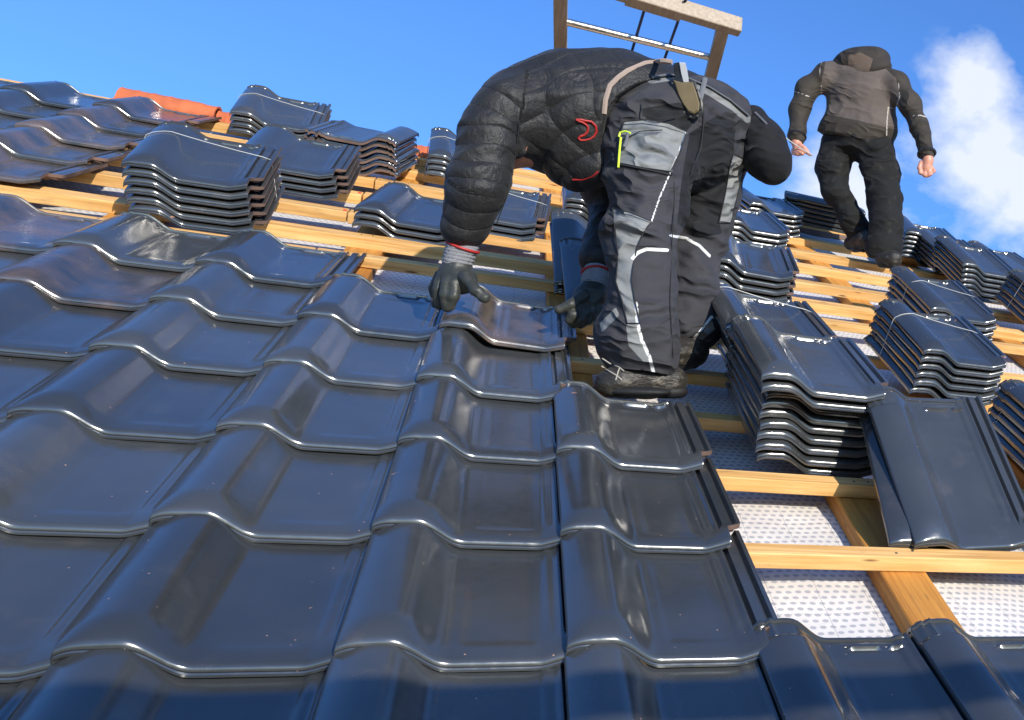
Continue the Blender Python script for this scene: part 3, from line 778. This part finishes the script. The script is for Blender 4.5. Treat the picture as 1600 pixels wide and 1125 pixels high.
RH_f = [[(912,462,3.02,.019),(893,476,2.98,.0165),(874,484,2.97,.0145)], [(905,478,3.01,.018),(896,492,2.98,.016),(890,500,2.98,.014)],
        [(914,486,3.02,.018),(906,499,3.0,.016),(896,506,3.0,.014)], [(924,486,3.04,.017),(918,500,3.03,.015),(907,507,3.02,.013)], [(934,482,3.06,.016),(930,495,3.05,.0145),(919,502,3.05,.0125)]]
def torso1(f, s=1.0):
    f.chain([(1045,192,3.22,.175*s),(965,178,3.14,.185*s),(880,178,3.07,.178*s),(830,178,3.02,.135*s)], k=.05)
    f.chain([(800,172,2.94,.08*s),(880,190,3.22,.10*s)], k=.06)
    return f
bf = Field(); bf.chain([(1060,200,3.26,.12),(970,185,3.16,.10),(880,180,3.07,.14),(830,178,3.02,.11)], k=.05); bf.chain([(790,172,2.92,.07),(880,190,3.22,.08)], k=.06)
for c_ in (LA, RA): bf.chain(c_, k=.03, sx=.62)
for c_ in (LL, RL): bf.chain(c_, k=.05, sx=.66)
bf.chain([(1068,215,3.27,.13)], k=.05)
bf.chain([(840,205,3.04,.065),(812,218,3.00,.060)], k=.03)
bf.ell((806,218,3.0), (.075,.100,.088), 62, k=.02)
bf.chain([(789,236,2.96,.014),(783,241,2.95,.010)], k=.01)        # nose
bf.chain([(803,246,2.99,.030),(797,254,2.99,.020)], k=.02)       # chin and jaw
bf.chain([(815,232,2.915,.014),(820,222,2.915,.012)], k=.006)     # ear
bf.chain([(724,376,2.88,.033),(716,400,2.88,.030)], k=.02); bf.chain([(930,424,3.12,.033),(932,442,3.10,.030)], k=.02)
glove_chains(LH_palm, LH_f, bf, .78); glove_chains(RH_palm, RH_f, bf, .78)
bf.chain([(1035,592,2.86,.030),(965,596,2.80,.028)], k=.03); bf.chain([(1085,548,3.12,.030),(1055,556,3.06,.028)], k=.03)
v_, q_, n_ = soft(bf, .009); softobj('body', v_, q_, M_SKIN, man, base1)
M_HAIR = cloth('dark_hair', (.03,.02,.012), weave=500).m
hf = Field(); hf.ell((808,212,3.01), (.082,.096,.096), 62, k=.01); hf.cut_ell((792,242,2.98), (.075,.085,.10))
v_, q_, n_ = soft(hf, .008); softobj('hair', v_, q_, M_HAIR, man, base1)
# jacket
jf = torso1(Field()); jf.chain(LA, k=.035); jf.chain(RA, k=.03)
jf.chain([(905,258,3.05,.075),(940,262,3.03,.055)], k=.06)
jf.cut_ell((1078,240,3.16), (.212,.212,.45))
v_, q_, n_ = soft(jf, .0072)
px_ = to_px(v_)
def along(v, pts):
    Q_ = [CAMC(*p[:3]) for p in pts]; best = np.full(len(v), 1e9); L = np.zeros(len(v)); acc_ = 0
    for a, b in zip(Q_[:-1], Q_[1:]):
        ab = b-a; ln = np.linalg.norm(ab); t = np.clip(((v-a)@ab)/(ab@ab), -.3, 1.2); d = np.linalg.norm(v-a-np.clip(t, 0, 1)[:, None]*ab, axis=1)
        m = d < best; best[m] = d[m]; L[m] = acc_+t[m]*ln; acc_ += ln
    return best, L
da, Lar = along(v_, LA); dr, Lrr = along(v_, RA); dt, Lt = along(v_, [(1045,192,3.22),(965,178,3.14),(880,178,3.07),(800,175,3.02)])
arm = (da < .125) & (px_[:, 0] < 818 - (px_[:, 1]-160)*.12); rarm = (dr < .10) & ~arm & (px_[:, 1] > 290)
tx = np.where(arm, Lar/.050 + .16*np.sin(px_[:, 0]*.05) + .18*waves(v_, (14,9,14), 77)*.5, np.where(rarm, Lrr/.05, (v_[:, 1]*.75 - v_[:, 0]*.35 + .02*np.sin(v_[:, 0]*16))/.062))
ty = np.where(arm | rarm, .5, (v_[:, 0]*.9 + v_[:, 1]*.5 + .025*np.sin(v_[:, 1]*21))/.105)
puff = np.abs(np.sin(tx*math.pi))**.5*.85 + np.where(arm | rarm, 0, .5*np.abs(np.sin(ty*math.pi))**.4)
hemd = polydist(px_, [(915,320),(944,292),(936,205),(944,160),(955,132),(982,110),(1010,97),(1048,92),(1110,112),(1180,175),(1180,320)])
flatk = np.clip(1 - (hemd+6)/6, 0, 1)
top_smooth = np.clip((px_[:, 1] - (118 + (px_[:, 0]-900)*-.05))/26, 0, 1); puff = np.where(arm, puff, puff*(.25+.75*top_smooth))
v_ = v_ + n_*((puff-.75)*np.where(arm | rarm, .003, .010)*flatk)[:, None]
v_ = folds(v_, n_, .006, (14, 20, 14), 3)
jm = cloth('quilted_nylon', (.015,.0145,.0145), rough=.58, spec=.35, weave=500)
def quilt(g):
    ph = g.attr('qa'); pv = g.attr('qb'); fl = g.attr('qf')
    a = g.math('POWER', g.math('ABSOLUTE', g.math('SINE', g.math('MULTIPLY', ph, math.pi))), .28)
    b = g.math('POWER', g.math('ABSOLUTE', g.math('SINE', g.math('MULTIPLY', pv, math.pi))), .22)
    g.bump(g.math('MULTIPLY', g.math('MULTIPLY', a, b), fl), .0045, .9)
    n1 = g.noise(1, g.coord((26, 30, 22)), 5, .62); g.bump(n1, .011, .85)
    n2 = g.noise(1, g.coord((90, 90, 90)), 3, .6); g.bump(n2, .0015, .7)
    g.rough(g.ramp(n1, .45, .65, .3, .7))
quilt(jm)
jm.b.inputs['Sheen Weight'].default_value = .05
softobj('jacket', v_, q_, jm.m, man, base1, dict(qa=tx, qb=ty, qf=flatk))
M_FLEECE = Mat('fleece_edge', (.33,.25,.20), .9).m
tubeon('fleece_edge', jf, [(944,178),(946,156),(953,134),(966,121),(980,111),(1008,99),(1035,95),(1050,97)], .0075, M_FLEECE, man, base1, off=-.002, sub=3)
tubeon('red_piping', jf, [(900,187),(908,187),(916,189),(924,190),(931,197),(932,206),(928,213),(922,217),(914,219),(907,219),(904,216),(907,213),(913,211),(918,206),(919,199),(916,195),(910,191),(904,189),(900,187)], .0034, M_RED, man, base1, off=.003)
tubeon('red_piping', jf, [(935,268),(925,276),(910,281),(895,281)], .003, M_RED, man, base1, off=.003)
def ringat(name, c0, c1, r, tr, mat, parent, base, nseg=20, waves_=0):
    a = to_roof(CAMC(*c0)); b = to_roof(CAMC(*c1)); t = Vector(b-a).normalized(); u = t.orthogonal().normalized(); w_ = t.cross(u)
    m = MB(); m.tube([Vector(a-base) + (u*math.cos(k*2*math.pi/nseg) + w_*math.sin(k*2*math.pi/nseg))*r for k in range(nseg+1)], tr, 6, cap=False)
    return m.build(name, mat, Matrix.Identity(4), parent, smooth=True)
ringat('red_cuff', (723,386,2.88), (716,404,2.88), .042, .004, M_RED, man, base1)
ringat('red_cuff', (932,427,3.115), (932,442,3.10), .041, .004, M_RED, man, base1)
ringat('red_collar', (836,226,3.02), (818,238,2.99), .076, .010, cloth('red_collar_cloth', (.22,.03,.022)).m, man, base1)
# knitted glove cuffs and gloves
def cuff(a, b, r):
    f = Field(); f.chain([(*a, r), (*b, r*.95)], k=.01); v, q, n = soft(f, .004)
    A = CAMC(*a); ab = CAMC(*b)-A; t = ((v-A)@ab)/np.linalg.norm(ab); v = v + n*(.0028*np.sin(t*2*math.pi/.0095 + 2*np.sin(v[:, 0]*40)))[:, None]
    softobj('knit_cuff', v, q, M_RIB, man, base1)
cuff((722,386,2.88), (715,408,2.88), .040); cuff((932,430,3.115), (929,446,3.09), .040)
gm_ = cloth('dark_leather', (.030,.032,.026), rough=.5, spec=.5, weave=400, wear=.25); gm_.bump(gm_.noise(40, gm_.coord(), 4, .6), .004, .8)
for pl, fs, sd_ in ((LH_palm, LH_f, 4), (RH_palm, RH_f, 5)):
    g_ = glove_chains(pl, fs, Field()); v_, q_, n_ = soft(g_, .0045)
    v_ = folds(v_, n_, .0035, (40, 60, 40), sd_); softobj('glove', v_, q_, gm_.m, man, base1)
# trousers
tf = Field(); tf.chain([(1066,218,3.22,.185)], k=.06); tf.chain([(1030,175,3.16,.13),(1115,185,3.30,.12)], k=.06)
tf.chain(LL, k=.045); tf.chain([(1000,215,3.06,.105),(985,235,3.03,.07)], k=.06); tf.chain(RL[:1], k=.05); tf.chain(RL, k=.012)
tf.chain([(950,512,2.83,.026),(965,540,2.82,.036)], k=.05)
tf.chain([(1104,490,3.12,.028),(1106,506,3.12,.022)], k=.04)
tf.cut_plane((930,572,2.83), (1080,588,2.83), -1)
v_, q_, n_ = soft(tf, .0068)
v_ = folds(v_, n_, .010, (9, 20, 9), 21); v_ = folds(v_, n_, .0055, (20, 44, 20), 5)
spec = dict(
  pa=[('P', [(975,190),(1010,187),(1045,193),(1073,206),(1062,240),(1048,268),(1005,262),(965,254),(968,215)]),
      ('P', [(957,326),(985,332),(1018,346),(1006,362),(996,385),(990,410),(987,438),(992,470),(1000,505),(980,505),(972,470),(962,440),(966,400),(960,350)]),
      ('P', [(978,506),(996,508),(1002,535),(1016,565),(1006,566),(982,540)]), ('P', [(937,505),(962,480),(968,492),(940,520)]),
      ('P', [(1146,240),(1166,250),(1154,300),(1142,348),(1124,346),(1134,300),(1140,262)]), ('P', [(1113,498),(1118,515),(1098,532),(1088,530)]),
      ('L', [(1018,124),(1050,119)], 13), ('L', [(1084,131),(1112,145),(1148,168),(1168,186)], 12)],
  pb=[('L', [(988,404),(996,395),(1010,389),(1043,391)], 5.5), ('L', [(994,474),(996,505),(1003,532),(1015,558),(1021,582)], 5.5),
      ('L', [(1048,368),(1072,372),(1093,384),(1109,400)], 4.5), ('L', [(1112,496),(1098,515),(1083,531)], 6), ('L', [(1073,206),(1048,268),(1031,308),(1018,346)], 2.6)],
  pc=[('P', [(1078,208),(1120,180),(1150,190),(1146,240),(1138,300),(1124,346),(1128,365),(1090,372),(1058,350),(1064,290),(1070,250)]), ('L', [(966,258),(1047,272)], 8),
      ('P', [(1060,160),(1090,170),(1085,190),(1072,206),(1010,186),(1000,170)])])
tm = panelmat('work_trousers', (.036,.035,.039), [('pc', (.010,.010,.011)), ('pa', (.20,.205,.20)), ('pb', (.62,.62,.60))], rough=.82, weave=700, fold=.008)
softobj('trousers', v_, q_, tm.m, man, base1, pads(v_, n_, spec))
M_SEAM = Mat('seam_thread', (.012,.012,.013), .8).m
for pl_ in spec['pa'][:2] + spec['pa'][4:6]:
    pts = pl_[1] + [pl_[1][0]]
    tubeon('panel_seam', tf, pts, .0017, M_SEAM, man, base1, off=.0035, sub=3)
tubeon('pocket_flap', tf, [(968,257),(985,260),(1010,265),(1030,269),(1046,273)], .0055, M_SEAM, man, base1, off=.002, flat=.6)
tubeon('pocket_fold', tf, [(970,220),(1000,205),(1035,203)], .0016, M_SEAM, man, base1, off=.003)
tubeon('side_seam', tf, [(1053,284),(1054,310),(1050,380),(1047,470),(1052,560)], .0015, M_SEAM, man, base1, off=.003)
tubeon('seat_seam', tf, [(1096,140),(1100,180),(1096,230),(1080,270)], .0017, M_SEAM, man, base1, off=.003)
tubeon('back_pocket', tf, [(1000,150),(1004,180),(1030,186),(1058,182)], .0017, M_SEAM, man, base1, off=.003)
tubeon('belt', tf, [(1018,121),(1045,116),(1075,122),(1108,136),(1140,156),(1168,180)], .011, cloth('grey_webbing_belt', (.10,.105,.11), weave=300).m, man, base1, off=.004, flat=.35)
tubeon('belt_loop', tf, [(1102,122),(1098,140),(1094,155)], .007, cloth('belt_loop_cloth', (.13,.135,.14)).m, man, base1, off=.010, flat=.35)
tubeon('sleeve_seam', jf, [(812,190),(806,240),(794,300),(776,350)], .0018, M_SEAM, man, base1, off=.001)
# boots
bm_ = cloth('scuffed_boot_leather', (.022,.019,.015), rough=.5, spec=.4, weave=300, wear=.85); bm_.bump(bm_.noise(1, bm_.coord((14,26,40)), 4, .6), .012, .9)
M_SOLE = Mat('rubber_sole', (.008,.008,.008), .7).m
b1 = Field(); b1.chain([(1048,595,2.85,.045),(1010,591,2.83,.048),(972,596,2.79,.043),(950,601,2.77,.034)], k=.03); b1.chain([(1000,560,2.84,.058),(1010,590,2.85,.05)], k=.03)
v_, q_, n_ = soft(b1, .006); v_ = folds(v_, n_, .006, (22, 45, 22), 8); softobj('boot', v_, q_, bm_.m, man, base1)
b2 = Field(); b2.chain([(1080,550,3.10,.044),(1062,556,3.06,.042),(1045,560,3.02,.036)], k=.03); b2.chain([(1082,522,3.12,.044),(1080,548,3.10,.044)], k=.03)
v_, q_, n_ = soft(b2, .006); v_ = folds(v_, n_, .005, (22, 60, 22), 9); softobj('boot', v_, q_, bm_.m, man, base1)
for pts in ([(1000,606,2.83,.004)], [(1084,567,3.10,.018),(1060,570,3.06,.015),(1045,572,3.02,.013)]):
    sf = Field()
    if len(pts) == 1:
        sf.ell((982,611,2.79), (.112,.017,.050), -2, k=.02); sf.ell((1046,613,2.85), (.050,.024,.044), 4, k=.012); sf.cut_plane((930,620,2.8), (1085,623,2.85), -1)
    else: sf.chain(pts, k=.03)
    v_, q_, n_ = soft(sf, .005); softobj('sole', v_, q_, M_SOLE, man, base1)
for pts in ([(941,560),(953,568),(968,574),(975,580)], [(940,572),(952,580),(964,587),(972,594)], [(957,556),(950,572),(944,588)], [(972,566),(966,580),(962,594)]):
    tubeon('boot_buckle', b1, pts, .0019, Mat('dull_buckle', (.35,.32,.26), .35).m, man, base1, off=.003)
# things he carries
def extrude(poly, d, th, name, mat, base, parent=None, tiltd=0.0, bev=.003, cx=None):
    """solid plate with the outline poly (pixels), its own depth and thickness"""
    cx = cx or np.mean([p[0] for p in poly]); cy = np.mean([p[1] for p in poly]); n = len(poly); v = []
    for k, dd, s_ in ((0, d-th*.5+bev, 1), (1, d-th*.5, .88), (2, d+th*.5, 1)):
        for x, y in poly: v.append(to_roof(CAMC(cx+(x-cx)*s_, cy+(y-cy)*s_, dd + (y-cy)*tiltd)) - base)
    f = [tuple(range(n, 2*n)), tuple(range(3*n-1, 2*n-1, -1))]
    for i in range(n): j = (i+1) % n; f += [(i, j, n+j, n+i), (j, i, 2*n+i, 2*n+j)]
    m = MB(); m.add(v, f); return m.build(name, mat, Matrix.Identity(4), parent, smooth=True, angle=30)
hs = hit(tf, 1075, 150); dk = -hs[2] - .022
bk = D(1075, 150, dk)
kn = empty('knife_sheath', ROOF @ Matrix.Translation(Vector(bk)), 'worn tan and black riveted knife sheath hanging from the belt of the bent worker', 'knife sheath')
M_SUEDE = cloth('worn_suede', (.14,.105,.055), rough=.8, wear=.3).m; M_BLK = cloth('black_leather', (.012,.012,.012), rough=.45, spec=.5).m
sh = [(1047,124),(1058,121),(1076,122),(1087,127),(1092,142),(1098,160),(1099,174),(1093,183),(1084,186),(1073,183),(1063,170),(1055,152),(1049,137)]
extrude(sh, dk, .016, 'sheath_back', M_BLK, bk, kn)
sh2 = [(1052,125),(1066,129),(1082,128),(1088,144),(1093,162),(1092,173),(1085,178),(1076,175),(1067,163),(1059,147)]
extrude(sh2, dk-.014, .012, 'sheath_front', M_SUEDE, bk, kn)
extrude([(1061,97),(1071,98),(1074,110),(1077,130),(1068,130),(1064,115)], dk-.002, .014, 'knife_handle', Mat('brushed_grey', (.42,.42,.41), .35).m, bk, kn)
extrude([(1052,99),(1061,97),(1065,115),(1067,128),(1055,126)], dk+.004, .014, 'handle_grip', M_BLK, bk, kn)
for x, y in ((1051,130),(1054,146),(1060,160),(1069,175),(1079,182),(1090,181),(1096,170),(1094,154),(1090,140)):
    m = MB(); m.tube([Vector(D(x, y, dk-.008)-bk), Vector(D(x, y, dk-.0125)-bk)], .0028, 8); m.build('rivet', M_STEEL, Matrix.Identity(4), kn)
pb_ = D(1170, 190, 3.3)
pf = Field(); pf.chain([(1176,188,3.34,.046),(1192,222,3.31,.068),(1202,252,3.29,.070),(1207,268,3.29,.046)], k=.03); pf.chain([(1150,185,3.36,.03),(1178,190,3.34,.04)], k=.03)
v_, q_, n_ = soft(pf, .007); v_ = folds(v_, n_, .005, (20, 20, 20), 12)
po = empty('tool_pouch', ROOF @ Matrix.Translation(Vector(pb_)), 'bulging black fabric tool pouch at the right hip of the bent worker', 'tool pouch')
softobj('pouch_bag', v_, q_, cloth('black_canvas', (.008,.008,.009), wear=.04, fold=.004).m, po, pb_)
m = MB(); m.tube([Vector(p - pb_) for p in on(pf, [(1180,176),(1190,186),(1198,194)], .003)], .004, 6); m.build('pouch_loop', Mat('grey_webbing', (.12,.12,.13), .8).m, Matrix.Identity(4), po, smooth=True)
M_NEON = Mat('neon_plastic', (.62,.80,.05), .4).m
pbm = to_roof(hit(tf, 968, 232)); pn = empty('marker_pen', ROOF @ Matrix.Translation(Vector(pbm)), 'neon yellow marker clipped in the thigh pocket of the bent worker', 'marker')
for nm, pts, r, mt in (('pen_body', [(970,215),(968,235),(966,262)], .0030, M_NEON), ('pen_clip', [(967,214),(969,207),(977,205),(985,208)], .0030, M_NEON), ('pen_cap', [(981,208),(979,220),(975,230)], .0045, Mat('grey_plastic', (.12,.12,.13), .4).m)):
    m = MB(); m.tube([Vector(p - pbm) for p in on(tf, pts, .008)], r, 8); m.build(nm, mt, Matrix.Identity(4), pn, smooth=True)
# ------------------------------------------------------------------ the walking worker
base2 = D(1390, 408, 5.55)
man2 = empty('person', ROOF @ Matrix.Translation(Vector(base2)), 'person walking up the battens away from us in hooded brown softshell jacket and black trousers', 'person')
A1 = [(1290,122,5.78,.066),(1262,140,5.76,.059),(1248,172,5.72,.051),(1245,216,5.66,.043)]
A2 = [(1400,135,5.78,.068),(1423,165,5.74,.057),(1436,195,5.70,.051),(1449,242,5.64,.043)]
G1 = [(1308,225,5.82,.092),(1301,262,5.80,.092),(1306,300,5.76,.074),(1329,342,5.76,.070),(1343,362,5.78,.078)]
G2 = [(1366,230,5.80,.105),(1376,270,5.76,.100),(1383,312,5.70,.090),(1385,350,5.65,.088),(1381,388,5.62,.104)]
H1p = [(1244,222,5.65,.026),(1247,231,5.65,.028)]; H2p = [(1450,250,5.63,.028),(1448,262,5.63,.031)]
H1 = [[(1250,231,5.63,.012),(1259,237,5.62,.010),(1266,242,5.62,.008)],[(1247,235,5.62,.012),(1254,240,5.61,.010),(1250,241,5.62,.009)],[(1243,236,5.63,.012),(1247,241,5.62,.010),(1243,241,5.63,.009)],
      [(1239,235,5.65,.011),(1242,240,5.64,.0095),(1239,240,5.65,.0085)],[(1250,226,5.63,.012),(1257,231,5.62,.010),(1262,236,5.62,.009)]]
H2 = [[(1440,262,5.62,.012),(1438,270,5.61,.0105),(1442,272,5.61,.009)],[(1446,266,5.62,.0125),(1445,274,5.61,.011),(1449,275,5.61,.009)],[(1452,266,5.62,.012),(1452,273,5.61,.0105),(1455,272,5.61,.009)],
      [(1457,263,5.63,.011),(1459,268,5.62,.0095),(1460,266,5.62,.0085)],[(1439,254,5.62,.012),(1436,262,5.61,.0105),(1437,268,5.61,.009)]]
def torso2(f, s=1.0):
    f.ell((1345,150,5.82), (.205*s,.20*s,.135*s), 12, k=.05); f.ell((1340,205,5.82), (.232*s,.17*s,.155*s), 14, k=.06)
    f.chain([(1292,116,5.80,.07*s),(1345,112,5.84,.085*s),(1400,133,5.80,.07*s)], k=.05); return f
b = Field(); torso2(b, .8)
for c_ in (A1, A2): b.chain(c_, k=.03, sx=.65)
for c_ in (G1, G2): b.chain(c_, k=.04, sx=.7)
b.chain([(1345,112,5.85,.055),(1346,100,5.90,.055)], k=.03); b.ell((1346,98,5.93), (.072,.085,.095), 0, k=.02)
b.chain([(1346,100,6.02,.012),(1346,103,6.03,.010)], k=.01); b.chain([(1346,110,6.0,.025)], k=.02)
b.chain([(1372,100,5.93,.012)], k=.01); b.chain([(1320,100,5.93,.012)], k=.01)
glove_chains(H1p, H1, b, 1.0, .005); glove_chains(H2p, H2, b, 1.0, .005)
b.chain([A1[-1][:3]+(.026,), H1p[0][:3]+(.023,)], k=.02); b.chain([A2[-1][:3]+(.028,), H2p[0][:3]+(.025,)], k=.02)
b.chain([(1388,402,5.56,.03),(1386,396,5.70,.03)], k=.03); b.chain([(1348,375,5.72,.03),(1350,372,5.84,.03)], k=.03)
v_, q_, n_ = soft(b, .0075); softobj('body', v_, q_, M_SKIN, man2, base2)
j = torso2(Field()); j.cut_plane((1270,203,5.8), (1410,245,5.8), -1); j.chain(A1, k=.04); j.chain(A2, k=.04)
v_, q_, n_ = soft(j, .0085); v_ = folds(v_, n_, .010, (9, 16, 9), 31); v_ = folds(v_, n_, .004, (30, 30, 30), 33)
sp2 = dict(pa=[('P', [(1290,96),(1318,86),(1380,104),(1400,122),(1406,150),(1405,204),(1340,188),(1279,176),(1281,150),(1285,120)])],
           pb=[('L', [(1234,141),(1252,146),(1269,153)], 1.6), ('L', [(1424,181),(1438,180),(1452,184)], 1.6), ('L', [(1385,221),(1386,190),(1388,167),(1398,170)], 1.7), ('L', [(1404,130),(1406,150),(1401,165)], 1.4), ('L', [(1284,96),(1281,110),(1284,150)], 1.4)])
softobj('jacket', v_, q_, panelmat('brown_softshell', (.035,.028,.021), [('pa', (.098,.078,.066)), ('pb', (.40,.38,.35))], rough=.75, fold=.003, wear=.06).m, man2, base2, pads(v_, n_, sp2))
h = Field(); h.ell((1345,99,5.84), (.172,.086,.13), 12, k=.03); h.ell((1360,112,5.79), (.125,.058,.085), 18, k=.05); h.cut_ell((1346,101,6.03), (.09,.08,.12))
v_, q_, n_ = soft(h, .007); v_ = folds(v_, n_, .009, (18, 18, 18), 41)
softobj('hood', v_, q_, panelmat('hood_softshell', (.030,.024,.019), [('pa', (.105,.075,.055))], rough=.75, fold=.003).m, man2, base2, pads(v_, n_, dict(pa=[('P', [(1326,86),(1345,82),(1364,92),(1358,112),(1338,110),(1325,104)])])))
t2 = Field(); t2.chain([(1338,214,5.80,.13)], k=.04); t2.chain(G1, k=.04); t2.chain(G2, k=.04)
t2.cut_plane((1300,402,5.6), (1420,404,5.6), -1); v_, q_, n_ = soft(t2, .0085); v_ = folds(v_, n_, .010, (11, 15, 11), 51); v_ = folds(v_, n_, .004, (25, 45, 25), 52)
softobj('trousers', v_, q_, cloth('black_work_trousers', (.0085,.0083,.008), fold=.003, wear=.10).m, man2, base2)
for pts, sl_ in (([(1379,404,5.55,.040),(1395,405,5.53,.042),(1388,402,5.62,.046),(1386,394,5.74,.044)], [(1377,412,5.54,.022),(1396,413,5.52,.022),(1388,411,5.60,.026),(1386,402,5.75,.026)]),
                 ([(1352,374,5.68,.050),(1342,378,5.76,.046),(1330,380,5.86,.042)], [(1360,380,5.67,.026),(1350,386,5.75,.026),(1336,388,5.86,.024)])):
    f = Field(); f.chain(pts, k=.03); v_, q_, n_ = soft(f, .007); softobj('boot', v_, q_, bm_.m, man2, base2)
    f = Field(); f.chain(sl_, k=.02); v_, q_, n_ = soft(f, .006); softobj('sole', v_, q_, M_SOLE, man2, base2)
for c0_, c1_, r in (((1245,213,5.665), (1244,221,5.65), .045), ((1448,240,5.645), (1450,250,5.63), .046)):
    ringat('cuff_band', c0_, c1_, r, .010, M_BLK, man2, base2)
# measuring cord in his hand
m = MB(); cb = D(1225, 215, 5.62); m.tube([Vector(D(1183+ (1270-1183)*t, 176 + (243-176)*t + 5*math.sin(t*3.1), 5.60)-cb) for t in np.linspace(0, 1, 14)], .0035, 6)
tagit(m.build('measuring_rod', M_WIRE, ROOF @ Matrix.Translation(Vector(cb)), None, smooth=True), 'thin grey rod held in the left hand of the walking worker', 'rod')
